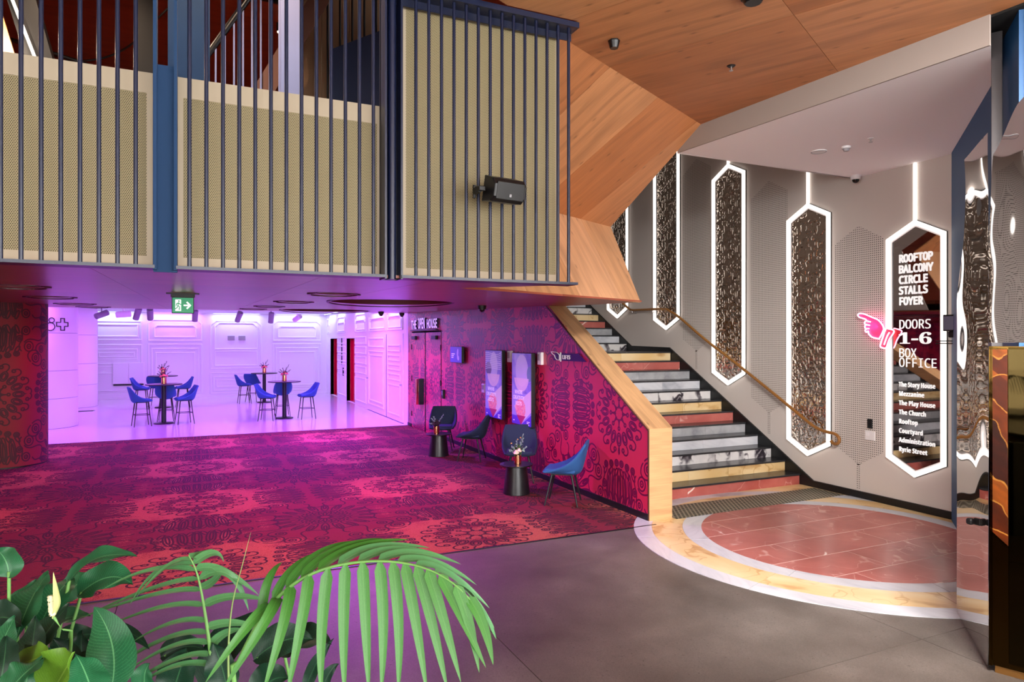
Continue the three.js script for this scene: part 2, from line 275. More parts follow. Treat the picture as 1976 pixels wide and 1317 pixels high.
// ---------------------------------------------------------------- the setting
const soffitY = (z) => 2.545 - 0.022 * z;
const WX = 5.0, GX = 8.43, STAIRX = 5.34;                             // printed wall, grey stair wall, stair side of the balustrade

// concrete hall floor in saw-cut slabs
{
  const floor = struct('floor', M([BB(-13, 8.6, -0.25, -0.03, -6.68, 9.2), BB(-9, 8.6, -0.25, -0.03, -31, -6.68)]), MAT.darkVoid);
  const xs = [-13, -9, -5.8, -3.2, -0.6, 2.02, 4.85, 8.43], zs = [-6.68, -3.3, -0.2, 3.0, 6.0, 9.0]; let k = 0;
  for (let i = 0; i < 7; i++) for (let j = 0; j < 5; j++) {
    const g = boxUV(new THREE.BoxGeometry(xs[i + 1] - xs[i] - 0.006, 0.03, zs[j + 1] - zs[j] - 0.006).translate((xs[i] + xs[i + 1]) / 2, -0.015, (zs[j] + zs[j + 1]) / 2));
    mesh('slab', g, MAT.concrete[k++ % 3], floor);
  }
}
struct('floor', BB(-6, 5, -0.03, 0, -29.75, -17.3), MAT.glossWhite);
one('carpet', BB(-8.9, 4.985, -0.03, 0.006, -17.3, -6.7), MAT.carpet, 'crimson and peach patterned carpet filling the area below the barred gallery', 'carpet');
one('carpet_trim', BB(-8.9, 4.985, -0.03, 0.008, -6.7, -6.675), MAT.blackSatin, 'thin dark metal strip edging the patterned carpet along the concrete floor', 'trim');

// printed wall with its pair of flush doors; plywood core of the stair side lies behind it
const wallTop = (z) => (z < -9.55 ? soffitY(z) + 0.04 : 1.12 + (-6.86 - z) * 0.607);
const DO = [-16.95, -14.61, 2.41];
struct('wall_right', plateX([[-6.86, 0.0], [-17.3, 0.0], [-17.3, wallTop(-17.3)], [-9.56, wallTop(-9.56)], [-6.86, 1.1]], WX, 0.018, { holes: [[[DO[0], 0.001], [DO[1], 0.001], [DO[1], DO[2]], [DO[0], DO[2]]]] }), MAT.wallpaper);
struct('baseboard_right', M([BB(4.985, WX, 0, 0.085, DO[1], -6.86), BB(4.985, WX, 0, 0.085, -17.3, DO[0])]), MAT.black);
struct('trim_1', slab3([V(4.992, 0, -6.86), V(4.992, 0, -6.845), V(4.992, 1.105, -6.845), V(4.992, 2.76, -9.55), V(4.992, 2.76, -9.585), V(4.992, 1.1, -6.866)], 0.012), std('#5a3a2a', 0.5));
const balPts = [[-6.84, 0], [-17.3, 0], [-17.3, 2.95], [-9.62, 2.785], [-6.84, 1.125]];
{
  const t = thing('stair_balustrade', 'solid plywood balustrade with sloping top beside the marble staircase', 'balustrade');
  mesh('core', plateX(balPts.map(([z, y]) => [z, y - 0.0]), 5.02, 0.3), MAT.plyPier, t);
  mesh('front_panel', BB(5.0, STAIRX, 0, 1.122, -6.86, -6.838), MAT.plyPier, t);
  const slope = V(0, 0.607, -1).normalize();
  mesh('cap', slab3([V(5.0, 1.13, -6.838), V(STAIRX, 1.13, -6.838), V(STAIRX, 2.805, -9.6), V(5.0, 2.805, -9.6)], 0.02, { u: slope }), MAT.plyPier, t);
  const m = mesh('mirror_lining', slab3([V(STAIRX, 0, -6.9), V(STAIRX, 0, -11.6), V(STAIRX, 2.6, -11.6), V(STAIRX, 2.6, -9.62), V(STAIRX, 1.0, -6.9)].map((p) => p), 0.012, { u: V(0, 0, 1) }), MAT.mirror, t);
  m.userData.label = 'mirror facing on the stair side';
}
function doorLeaf(parent, z0, z1) {
  return mesh('leaf', BB(4.99, 5.03, 0.012, DO[2] - 0.012, z0, z1), MAT.wallpaper, parent);
}
{
  const d = structGroup('door_1');
  mesh('frame', M([BB(5.0, 5.06, 0, DO[2], DO[0] - 0.0, DO[0] + 0.02), BB(5.0, 5.06, 0, DO[2], DO[1] - 0.02, DO[1]), BB(5.0, 5.06, DO[2] - 0.012, DO[2] + 0.03, DO[0], DO[1])]), MAT.black, d);
  const a = doorLeaf(d, DO[0] + 0.03, -15.83), b = doorLeaf(d, -15.74, DO[1] - 0.03);
  mesh('gap_strip', BB(5.0, 5.02, 0, DO[2], -15.83, -15.74), MAT.black, d);
  for (const l of [a, b]) { const z = l === a ? -16.6 : -15.0; mesh('closer', RB(0.06, 0.09, 0.32, 0.01, 4.955, 2.28, z), MAT.charcoal, l); }
  for (const [l, z] of [[a, DO[0] + 0.03], [b, DO[1] - 0.03]]) for (const y of [0.35, 1.25, 2.05]) mesh('hinge', RB(0.02, 0.13, 0.025, 0.004, 4.985, y, z), MAT.black, l);
  const h = mesh('pull_handle', M([BB(4.87, 4.99, 0.66, 1.28, -15.95, -15.9), BB(4.87, 4.99, 0.66, 1.28, -16.2, -16.16), BB(4.93, 4.99, 0.66, 1.28, -16.17, -15.94)]), MAT.charcoal, a);
  mesh('handle_face', put(LATHE([[0.0, -0.31], [0.115, -0.31], [0.115, 0.31], [0.0, 0.31]], 20), 4.93, 0.97, -16.04).scale(1, 1, 1), MAT.copper, h);
}

// staircase
const T = 0.286, R = 0.166, Z1 = -7.66, LAND = -12.3;
const stepZ = (i) => (i <= 12 ? Z1 - (i - 1) * T : LAND - (i - 13) * T);
{
  const stair = thing('staircase', 'wide marble staircase with risers in red, yellow, white and veined stone', 'staircase');
  const kinds = ['red', 'yellow', 'breccia', 'white', 'grey'];
  for (let i = 1; i <= 24; i++) {
    const z = stepZ(i), y0 = (i - 1) * R, y1 = i * R, back = i === 12 ? LAND : i === 24 ? z - 2 : stepZ(i + 1), k = kinds[(i - 1) % 5];
    const step = new THREE.Group(); step.name = 'step'; stair.add(step);
    const joints = [STAIRX + 0.003, 6.0 + 0.25 * ((i * 7) % 3), 7.25 + 0.3 * ((i * 5) % 2), 8.395];
    for (let j = 0; j < 3; j++) {
      const g = BB(joints[j] + 0.0015, joints[j + 1] - 0.0015, y0 + 0.002, y1 - 0.026, z, z - 0.03); const uv = g.attributes.uv, o = rnd() * 5, q = rnd() * 5;
      for (let n = 0; n < uv.count; n++) uv.setXY(n, uv.getX(n) + o, uv.getY(n) + q);
      mesh('riser_slab', g, MAT[k], step);
    }
    const tr = RB(8.395 - STAIRX, 0.026, Math.abs(back - z) + 0.02, 0.006, (8.395 + STAIRX) / 2, y1 - 0.013, (z + back) / 2 + 0.008);
    mesh('tread', tr, MAT.tread, step);
    mesh('core', BB(STAIRX + 0.01, 8.39, Math.max(0.0, y0 - 0.2), y1 - 0.026, z - 0.03, back), MAT.blackSatin, step);
  }
  const sk = [[-5.33, 0], [-7.6, 0], [-7.66, 0.0]];
  for (let i = 1; i <= 24; i++) { sk.push([stepZ(i) - 0.002, (i - 1) * R - 0.02], [stepZ(i) - 0.002, i * R - 0.03]); }
  sk.push([-18.2, 24 * R], [-18.2, 24 * R + 0.11], [stepZ(24) - 0.3, 24 * R + 0.11], [-13.83, 3.037], [-12.16, 2.1], [-10.86, 2.075], [-7.42, 0.1], [-5.33, 0.1]);
  const m = mesh('skirting', slab3(ccw(sk).map(([z, y]) => V(8.4, y, z)), 0.03, { u: V(0, 0, 1) }), MAT.black, stair); m.userData.label = 'black stepped skirting';
}
// grey wall along the stairs, up through the void
const HEX = [[-12.67, 2.7, 7.6, 0], [-10.95, 2.42, 6.3, 1], [-9.22, 1.43, 5.29, 1], [-7.51, 0.459, 4.286, 1], [-5.81, 0.441, 3.761, 2]];
struct('wall_stair', BB(GX, GX + 0.2, 0, 8.2, -18.4, -5.3), MAT.greyWall);
struct('trim_2', BB(8.38, GX + 0.05, 0, 4.5, -5.3, -5.235), MAT.black);
struct('wall_stair_end', BB(5.3, 8.6, 0, 8.2, -18.6, -18.4), MAT.greyWall);
struct('wall_void', plateX([[-6.6, 4.76], [-8.25, 3.84], [-7.75, 2.74], [-9.6, 2.79], [-18.4, 2.98], [-18.4, 8.2], [-6.6, 8.2]].map(([z, y]) => [z, y]), 5.27, 0.02), MAT.greyWall);
struct('ceiling', BB(5.0, 8.7, 8.1, 8.3, -18.6, -6.3), MAT.offWhite);
struct('wall_void_front', BB(5.2, 8.6, 4.76, 8.2, -6.72, -6.62), MAT.greyWall);

// ceilings of the hall: plywood sheets on a fold, white soffit over the medallion
const FD = V(0.890, 0, -0.4555).normalize(), GD = V(-0.4555, 0, -0.890).normalize(), Q1 = V(5.36, 4.74, -6.33);
const toAS = (x, z) => { const p = V(x - Q1.x, 0, z - Q1.z); return [p.dot(FD), p.dot(GD)]; };
const aGrid = []; for (let a = -21.12; a < 9; a += 1.0) aGrid.push(a);
{
  const c = structGroup('ceiling');
  const poly = [[-13, 9], [-13, -4.7], [2.75, -4.7], [2.76, -5.0], [5.36, -6.33], [5.61, -3.24], [5.7, -3.0], [6.3, -1.6], [8, -1.6], [8, 9]].map(([x, z]) => toAS(x, z));
  let k = 0;
  for (const a of aGrid) for (const s of [-20.84, -18.44, -16.04, -13.64, -11.24, -8.84, -6.44, -4.04, -1.64]) {
    const cell = dedupe(clipRect(poly, a + 0.002, a + 0.998, s + 0.002, Math.min(s + 2.398, 0.02)));
    if (cell.length < 3 || area2(cell) < 0.003) continue;
    const pts = ccw(cell).map(([x, y]) => Q1.clone().addScaledVector(FD, x).addScaledVector(GD, y));
    const g = slab3(pts, 0.018, { u: GD, off: [rnd() * 9, rnd() * 9] });
    if (g.attributes.normal.getY(0) > 0) { pts.reverse(); mesh('plywood_panel', slab3(pts, 0.018, { u: GD, off: [rnd() * 9, rnd() * 9] }), MAT.plyCeil[k++ % 4], c); } else mesh('plywood_panel', g, MAT.plyCeil[k++ % 4], c);
  }
}
struct('ceiling', BB(-13.2, 8.2, 4.77, 4.95, -4.6, 9.2), MAT.offWhite);
{ // the two lower faces of the fold: a face sloping away and down, then one leaning back under it
  const c = structGroup('ceiling'); let k = 0;
  const face = (name, quad, P, u, mats, cut) => { for (const a of aGrid) { const cell = dedupe(clipRect(quad, a + 0.002, a + 0.998, -5, 5)); if (cell.length < 3 || area2(cell) < 0.003) continue; let pts = cell.map(([x, y]) => P(x, y)); let g = slab3(pts, 0.018, { u, off: [rnd() * 9, rnd() * 9] }); if (g.attributes.normal.getZ(0) < 0) { pts.reverse(); g = slab3(pts, 0.018, { u, off: [rnd() * 9, rnd() * 9] }); } mesh('plywood_panel', g, mats[k++ % mats.length], c); } };
  const down = GD.clone().multiplyScalar(1.587).setY(-0.95);
  face('upper', [[-3.32, 0], [0, 0], [0.66, 1], [-3.32, 1]], (a, t) => Q1.clone().addScaledVector(FD, a).addScaledVector(down, t), down.clone().normalize(), MAT.plyCeil);
  const L0 = Q1.clone().add(down), back = GD.clone().multiplyScalar(0.955 - 1.587).setY(2.705 - 3.79);
  face('lower', [[-3.32, 0], [0.66, 0], [0.33, 1], [-3.16, 1]], (a, t) => L0.clone().addScaledVector(FD, a).addScaledVector(back, t), back.clone().normalize(), MAT.plyLow);
}
{ // white soffit box with its fascia
  const pts = [[5.35, -6.7], [8.43, -6.75], [8.43, -5.33], [6.69, -3.88], [5.61, -3.26]];
  struct('ceiling', plateDown(pts, 4.5, 0.03), MAT.offWhite);
  struct('trim_3', slab3([V(5.35, 4.5, -6.7), V(5.35, 4.74, -6.7), V(5.61, 4.74, -3.26), V(5.61, 4.5, -3.26)], 0.02), std('#8f837c', 0.75));  // fascia colour darkened to carry the shade on this face
  struct('trim_4', BB(5.35, 8.43, 4.5, 4.76, -6.75, -6.72), MAT.offWhite);
  struct('ceiling', plateDown([[5.37, -6.68], [8.42, -6.7], [8.42, -5.3], [7.6, -3.0], [5.63, -3.0]], 4.72, 0.05), MAT.darkVoid);
}
// blue wall at the right, grey pilaster, returns that close the hall
struct('wall_blue', slab3([V(8.43, 0, -5.24), V(5.74, 0, -3.02), V(5.74, 4.74, -3.02), V(8.43, 4.74, -5.24)].reverse(), 0.1, { u: V(1, 0, 0) }), MAT.blue);
struct('wall_pilaster', RB(0.075, 4.74, 0.04, 0.006, 5.93, 2.37, -3.4, 0, -1.05, 0), std('#5a5658', 0.7));
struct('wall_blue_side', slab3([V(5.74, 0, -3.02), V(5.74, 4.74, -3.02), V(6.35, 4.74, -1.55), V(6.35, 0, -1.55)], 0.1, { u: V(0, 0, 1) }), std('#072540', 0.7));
struct('wall_hall', BB(6.3, 8.1, 0, 4.9, -1.7, -1.5), MAT.beige);
struct('wall_hall', BB(-13.1, -9, 0, 4.9, -4.9, -4.7), MAT.beige);

// gallery soffit: plywood sheets with round recesses
const RECESS = [[1.338, -7.45, 0.25], [1.265, -10.22, 0.25], [1.189, -13.02, 0.24], [1.08, -15.34, 0.24], [-1.739, -10.62, 0.27], [-1.916, -13.91, 0.29], [-1.913, -16.17, 0.28], [-1.536, -7.72, 0.25]];
const COFFER = [[2.5, -9.48, 0.86], [2.6, -15.56, 0.95], [-3.9, -11.5, 0.9]];
{
  const c = structGroup('ceiling');
  const outline = [[-9, -4.78], [2.74, -4.78], [2.11, -5.7], [5.25, -7.35], [5.3, -9.62], [5.0, -9.62], [5.0, -17.32], [-9, -17.32]];
  const xs = [-9, -6.6, -4.2, -2.97, -0.55, 0.0, 2.3, 2.3, 5.3].filter((v, i, a) => i === 0 || v !== a[i - 1]), cuts = [-17.32, -14.5, -12.1, -8.9, -6.5, -4.7];
  const vx = [-9, -6.6, -5.0, -2.75, -0.4, 0.3, 1.6, 3.6, 5.31];
  const ups = (x, z) => V(x, soffitY(z), z);
  // strips between the lines of recesses keep every round hole inside one sheet
  const sheets = [[-9, -5.0], [-5.0, -2.7], [-2.7, -0.6], [-0.6, 0.8], [0.8, 1.62], [1.62, 3.6], [3.6, 5.31]];
  let k = 0;
  for (const [x0, x1] of sheets) {
    const zs = [-17.32, -14.45, -11.9, -9.0, -6.6, -4.7]; const lim = x0 > 1.5 && x1 < 3.7 ? [-17.32, -14.2, -11.2, -8.0, -4.7] : x0 < -4 && x1 > -5.5 && x0 > -6 ? [-17.32, -13, -10, -4.7] : zs;
    for (let i = 0; i + 1 < lim.length; i++) {
      const cell = dedupe(clipRect(outline, x0 + 0.0015, x1 - 0.0015, lim[i] + 0.0015, lim[i + 1] - 0.0015)); if (cell.length < 3 || area2(cell) < 0.005) continue;
      const hs = [...RECESS, ...COFFER].filter(([x, z, r]) => x - r > x0 && x + r < x1 && z - r > lim[i] && z + r < lim[i + 1]);
      const ring = ([x, z, r]) => Array.from({ length: 40 }, (_, j) => { const t = -j / 40 * Math.PI * 2; return ups(x + r * Math.cos(t), z + r * Math.sin(t)); });
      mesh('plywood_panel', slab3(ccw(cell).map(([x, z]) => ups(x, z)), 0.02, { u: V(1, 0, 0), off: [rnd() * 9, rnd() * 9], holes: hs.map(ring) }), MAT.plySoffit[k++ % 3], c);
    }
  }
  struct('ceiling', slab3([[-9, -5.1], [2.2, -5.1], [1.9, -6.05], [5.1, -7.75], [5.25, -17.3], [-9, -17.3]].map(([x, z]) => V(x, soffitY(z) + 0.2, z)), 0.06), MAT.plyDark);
}
const recessTrim = std('#3a0f1a', 0.4), recessCup = std('#5a1226', 0.6);
function recess(x, z, r, label, k, color, power) {
  const y = soffitY(z), t = thing(k ? 'ceiling_coffer' : 'recessed_downlight', label, k ? 'coffer' : 'downlight', [x, y, z], 0, k ? undefined : 'round downlights in the gallery soffit');
  mesh('cup', M([strip(new THREE.CylinderGeometry(r - 0.004, r - 0.004, 0.17, 40, 1, true).translate(0, 0.09, 0)), strip(new THREE.CircleGeometry(r, 40).rotateX(Math.PI / 2).translate(0, 0.175, 0))]), recessCup, t).material.side = THREE.DoubleSide;
  const sh = new THREE.Shape(); for (let i = 0; i <= 64; i++) { const a = i / 64 * Math.PI * 2, q = k ? r + 0.03 : r + 0.012 + 0.022 * Math.cos(a * 8); i ? sh.lineTo(q * Math.cos(a), q * Math.sin(a)) : sh.moveTo(q, 0); }
  const hole = new THREE.Path(); hole.absarc(0, 0, r - 0.006, 0, Math.PI * 2, true); sh.holes.push(hole);
  mesh('rim', new THREE.ExtrudeGeometry(sh, { depth: 0.014, bevelEnabled: false, curveSegments: 40 }).rotateX(Math.PI / 2).rotateX(-0.022), recessTrim, t);
  mesh('lamp', CYL(0.05, 0.05, 0.03, 0, 0.145, 0), glow('#' + new THREE.Color().setRGB(...color).getHexString(), 3), t);
  const s = new THREE.SpotLight(new THREE.Color().setRGB(...color), power, 0, k ? (z > -12 ? 1.28 : 1.45) : 1.1, k ? 0.35 : 0.8, 2); s.position.set(0, 0.12, 0); s.target.position.set(0, -3, 0); s.castShadow = true; s.shadow.radius = 2.5; s.name = 'downlight_beam';
  t.add(s); t.add(s.target);
}

// far white room behind the carpet
const FARZ = -29.6;
struct('wall_back', BB(-6.2, 5.2, 0, 3.5, FARZ - 0.2, FARZ), MAT.white2);
struct('wall_left', BB(-6.2, -6, 0, 3.5, FARZ, -17.3), MAT.white2);
struct('wall_carpet_left', BB(-9.2, -9, 0, 8, -17.4, -4.7), MAT.wallpaper);
struct('wall_carpet_back', BB(-9.2, -6, 0, 3.0, -17.5, -17.3), MAT.wallpaper);
struct('ceiling', BB(-6.2, 5.2, 3.32, 3.5, FARZ, -17.3), MAT.white2);
struct('trim_5', BB(-6.2, 5.2, 2.925, 3.34, -17.42, -17.33), MAT.white2);
const LIFTS = [[-28.66, -27.2], [-25.33, -23.9]], LH = 2.28, WD = [[-21.86, -19.5], [-19.42, -17.72]];
struct('wall_white', plateX([[-17.3, 0], [-29.7, 0], [-29.7, 3.4], [-17.3, 3.4]], WX, 0.12, { holes: LIFTS.map(([a, b]) => [[a, 0.001], [b, 0.001], [b, LH], [a, LH]]) }), MAT.white2);
struct('wall_white_back', BB(5.5, 5.7, 0, 3.5, -29.7, -17.3), MAT.white2);
LIFTS.forEach(([a, b], i) => {
  const t = thing('lift_door', i ? 'red glass lift door nearer to the white double doors' : 'red glass lift door nearest the far corner of the white room', 'lift door', [0, 0, 0]);
  mesh('leaf', BB(5.14, 5.17, 0, LH, a - 0.1, (a + b) / 2 - 0.004), MAT.redGlass, t); mesh('leaf', BB(5.14, 5.17, 0, LH, (a + b) / 2 + 0.004, b + 0.1), MAT.redGlass, t);
  mesh('jamb', M([BB(5.0, 5.14, 0, LH, a - 0.02, a), BB(5.0, 5.14, 0, LH, b, b + 0.02), BB(5.0, 5.14, LH, LH + 0.02, a, b)]), std('#8e0f28', 0.4), t);
});
// moulded panelling: rings of moulding on the white walls, each its own piece
function ring(w, h, chamfer = 0, bw = 0.05, d = 0.03) {
  const c = chamfer, hw = w / 2, hh = h / 2, o = c ? [[-hw, -hh], [hw, -hh], [hw, hh - c], [hw - c, hh], [-hw + c, hh], [-hw, hh - c]] : [[-hw, -hh], [hw, -hh], [hw, hh], [-hw, hh]];
  const sh = new THREE.Shape(o.map(([x, y]) => new THREE.Vector2(x, y))), kx = (hw - bw) / hw, ky = (hh - bw) / hh;
  sh.holes.push(new THREE.Path(o.map(([x, y]) => new THREE.Vector2(x * kx, y * ky)).reverse()));
  return boxUV(new THREE.ExtrudeGeometry(sh, { depth: d * 0.5, bevelEnabled: true, bevelThickness: d * 0.5, bevelSize: bw * 0.25, bevelOffset: -bw * 0.25, bevelSegments: 2 }));
}
{
  const t = structGroup('trim_6');
  const add = (x, y, w, h, c = 0) => mesh('moulding', put(ring(w, h, c), x, y, FARZ), MAT.white2, t);
  for (const [x, w, kind] of [[-2.75, 1.7, 0], [-0.76, 1.9, 1], [1.44, 1.95, 2], [3.8, 1.95, 1]]) {
    if (kind === 0) { add(x, 2.6, w, 0.75); add(x, 2.6, w - 0.25, 0.5); add(x, 1.7, w, 0.75); add(x, 1.7, w - 0.3, 0.42); add(x, 1.68, w - 0.5, 0.2); add(x, 0.75, w, 1.0); add(x, 0.66, w - 0.3, 0.7); }
    if (kind === 1) { add(x, 2.62, w, 0.85, 0.16); add(x, 2.58, w - 0.4, 0.5, 0.1); add(x, 1.12, w, 1.95); add(x, 1.1, w - 0.22, 1.66); add(x, 1.06, w - 0.5, 1.42); }
    if (kind === 2) { add(x, 2.05, w, 1.95, 0.18); add(x, 2.4, w - 0.32, 1.1, 0.16); add(x, 1.5, w - 0.32, 0.62); add(x, 0.52, w, 0.86); add(x, 0.5, w - 0.22, 0.6); add(x, 0.5, w - 0.44, 0.3); }
  }
  const side = (z0, z1, y0, y1, c = 0) => { const m = mesh('moulding', ring(z1 - z0, y1 - y0, c, 0.045, 0.035), MAT.white2, t); m.position.set(WX, (y0 + y1) / 2, (z0 + z1) / 2); m.rotation.y = -Math.PI / 2; };
  for (const [a, b] of [[-29.4, -28.75], [-27.1, -25.5], [-23.8, -22.1], [-21.7, -19.55], [-19.4, -17.75]]) { side(a, b, 2.5, 3.12, 0.14); side(a + 0.14, b - 0.14, 2.56, 2.92, 0.1); }
  for (const [a, b] of [[-27.05, -25.45], [-23.8, -22.1]]) { for (let k = 0; k < 4; k++) side(a, b, 1.1 + k * 0.33, 1.36 + k * 0.33); side(a, b, 0.15, 0.98); }
  struct('baseboard_back', BB(-6, 5, 0, 0.1, FARZ, FARZ + 0.02), MAT.white2);
}
{
  const d = structGroup('door_2');
  for (const [i, [a, b]] of WD.entries()) {
    const l = mesh('leaf', BB(4.975, 5.0, 0.015, 2.4, a, b), MAT.white2, d);
    const panels = i ? [[0.15, 1.0], [1.1, 1.3], [1.38, 1.56], [1.64, 1.82], [1.9, 2.1]] : [[0.2, 1.9], [0.32, 1.78], [2.0, 2.3]];
    for (const [y0, y1] of panels) { const m = mesh('moulding', ring(b - a - 0.4 - (y0 === 0.32 ? 0.24 : 0), y1 - y0, 0, 0.045, 0.03), MAT.white2, l); m.position.set(4.975, (y0 + y1) / 2, (a + b) / 2); m.rotation.y = -Math.PI / 2; }
    mesh('knob', RB(0.06, 0.05, 0.05, 0.01, 4.945, 1.02, i ? b - 0.1 : a + 0.14), MAT.steel, l);
  }
  mesh('gap_strip', M([BB(4.985, 5.0, 0, 2.4, WD[0][1], WD[1][0]), BB(4.98, 5.0, 0, 0.012, WD[0][0], WD[1][1])]), MAT.black, d);
}
// columns: one wrapped in the print, two white ones with panel joints
{
  const g = new THREE.CylinderGeometry(0.65, 0.65, 2.85, 64, 1, true).translate(0, 1.45, 0), uv = g.attributes.uv; for (let i = 0; i < uv.count; i++) uv.setXY(i, uv.getX(i) * 4.08, uv.getY(i) * 2.85);
  const t = thing('printed_column', 'round column wrapped in the red looping print, with a black foot', 'column', [-3.12, 0.006, -14.85]);
  mesh('wrap', g, MAT.shadedPrint, t); mesh('foot', CYL(0.64, 0.64, 0.09, 0, 0.045, 0, 48), MAT.black, t);
}
function whiteColumn(at, r, label) {
  const t = thing('white_column', label, 'column', at);
  let y = 0; for (const h of [0.75, 0.7, 0.95, 0.9]) { mesh('cladding_panel', CYL(r, r, h - 0.012, 0, y + h / 2, 0, 56), MAT.white2, t); y += h; }
  mesh('joint_core', CYL(r - 0.015, r - 0.015, 3.3, 0, 1.65, 0, 40), MAT.plasticGrey, t);
  return t;
}
whiteColumn([-3.69, 0, -21.0], 0.86, 'white panelled round column with icon outlines, just behind the printed column');
whiteColumn([-3.97, 0, -27.0], 0.9, 'white panelled round column set further back beside the moulded wall');

// glazed sides of the hall and the paving outside
function glazed(name, x0, z0, x1, z1, n) {
  const g = structGroup(name), a = V(x0, 0, z0), b = V(x1, 0, z1);
  for (let i = 0; i <= n; i++) { const p = a.clone().lerp(b, i / n); mesh('mullion', RB(0.08, 4.74, 0.08, 0.008, p.x, 2.37, p.z), MAT.charcoal, g); }
  const len = a.distanceTo(b), ry = -Math.atan2(z1 - z0, x1 - x0), m = a.clone().lerp(b, 0.5);
  for (const y of [0.06, 4.68]) mesh('transom', B(len, 0.12, 0.08, m.x, y, m.z, 0, ry, 0), MAT.charcoal, g);
  for (let i = 0; i < n; i++) { const p = a.clone().lerp(b, (i + 0.5) / n); mesh('pane', B(len / n - 0.08, 4.5, 0.012, p.x, 2.37, p.z, 0, ry, 0), phys('#ffffff', 0, { transmission: 1, thickness: 0, ior: 1.5 }), g); }
}
glazed('window_1', -5, 9, 8, 9, 8);
glazed('window_2', -13, 0, -13, 9, 5);
struct('wall_hall_front', BB(-13.2, -5, 0, 4.9, 9, 9.2), MAT.beige);
struct('wall_hall_left', BB(-13.2, -13, 0, 4.9, -4.9, 0), MAT.beige);
struct('wall_added_blocker', BB(-9.2, -9, 0, 4.75, -4.7, 0.6), MAT.beige);  // unseen wall added to keep side window light off the printed column
glazed('window_3', 8, -1.5, 8, 9, 6);
struct('pavement', BB(-60, 60, -0.5, -0.26, -40, 60), std('#bdb9b3', 0.9));

// ---------------------------------------------------------------- lights the place has, plus added fill panels and floodlights
for (const [i, [x, z, r]] of RECESS.entries()) recess(x, z, r, ['nearest scalloped round downlight of the right row in the soffit', 'second scalloped round downlight of the right row in the soffit', 'third scalloped round downlight of the right row in the soffit', 'farthest scalloped round downlight of the right row, by the white ceiling', 'second scalloped round downlight of the left row, above the carpet', 'third scalloped round downlight of the left row, by the printed column', 'farthest scalloped round downlight of the left row, by the white ceiling', 'nearest scalloped round downlight of the left row in the soffit'][i], 0, [[1, 0.3, 0.3], [0.9, 0.12, 0.5], [0.5, 0.06, 1], [0.4, 0.05, 1], [1, 0.06, 0.14], [0.9, 0.06, 0.4], [0.5, 0.05, 1], [1, 0.3, 0.25]][i], [12, 9, 10, 12, 7, 6, 6, 5][i]);
recess(...COFFER[0], 'large dark round ceiling coffer above the wall screens', 1, [0.55, 0.06, 0.7], 34);
recess(...COFFER[1], 'large dark round ceiling coffer close to the white room', 1, [0.34, 0.05, 1], 105);
recess(...COFFER[2], 'large dark round ceiling coffer above the printed column', 1, [1, 0.12, 0.3], 1.5);
function cove(name, label, w, at, ry, rgb, k) {                        // strip of light in a tray, washing the wall below it
  const t = thing(name, label, 'strip light', at, ry, 'light strips under the white room ceiling');
  mesh('tray', B(w, 0.03, 0.1, 0, 0.02, 0), MAT.white2, t);
  mesh('diffuser', B(w - 0.02, 0.012, 0.07, 0, -0.002, 0), glow('#' + new THREE.Color().setRGB(...rgb).getHexString(), 2), t);
  const l = new THREE.RectAreaLight(new THREE.Color().setRGB(...rgb), k, w - 0.02, 0.07); l.position.set(0, -0.012, 0); l.name = 'strip_beam'; t.add(l); l.rotation.x = -Math.PI / 2;
}
const VIO = [0.56, 0.22, 1], BLW = [0.5, 0.58, 1];
for (const [x, w, c, n] of [[-2.75, 1.6, BLW, 'first'], [-0.76, 1.7, VIO, 'second'], [1.44, 1.75, BLW, 'third'], [3.8, 1.75, BLW, 'fourth']]) cove('strip_light', 'slim light strip washing the ' + n + ' bay of the moulded back wall', w, [x, 3.29, FARZ + 0.22], 0, c, c === VIO ? 46 : 30);
//, [-0.76, 1.7, VIO], [1.44, 1.75, BLW], [3.8, 1.75, BLW]]) cove('strip_light', 'slim light strip washing the moulded back wall from above', w, [x, 3.29, FARZ + 0.22], 0, c, c === VIO ? 46 : 30);
for (const [z, n] of [[-28.2, 'the far red lift'], [-26.3, 'the panel between the lifts'], [-23, 'the slatted white panel'], [-20.6, 'the far white door'], [-18.5, 'the near white door']]) cove('strip_light', 'slim light strip over ' + n, 1.4, [WX - 0.2, 3.29, z], Math.PI / 2, BLW, 20);
function fillPanel(at, w, d, rgb, k, label) {  // unseen fill panels added to light the white room floor
  const t = thing('added_fill_light', label, 'ceiling light', at, 0, 'added violet fill lights of the white room');
  mesh('frame', B(w + 0.06, 0.02, d + 0.06, 0, 0.012, 0), MAT.white2, t); mesh('diffuser', B(w, 0.012, d, 0, 0, 0), glow('#' + new THREE.Color().setRGB(...rgb).getHexString(), 1.5), t);
  const l = new THREE.RectAreaLight(new THREE.Color().setRGB(...rgb), k, w, d); l.position.y = -0.012; l.rotation.x = -Math.PI / 2; l.name = 'fill_panel_beam'; t.add(l);
}
for (const [x, z, n] of [[-4, -19.5, 'before the near white column'], [0.2, -19.2, 'before the left bar tables'], [3.6, -19.6, 'before the white doors'], [-1.8, -24.5, 'over the farther left bar table'], [2.6, -24.5, 'over the farther right bar table']]) fillPanel([x, 3.3, z], 1.2, 1.2, [0.5, 0.11, 1], 17, 'added square violet fill light panel ' + n);

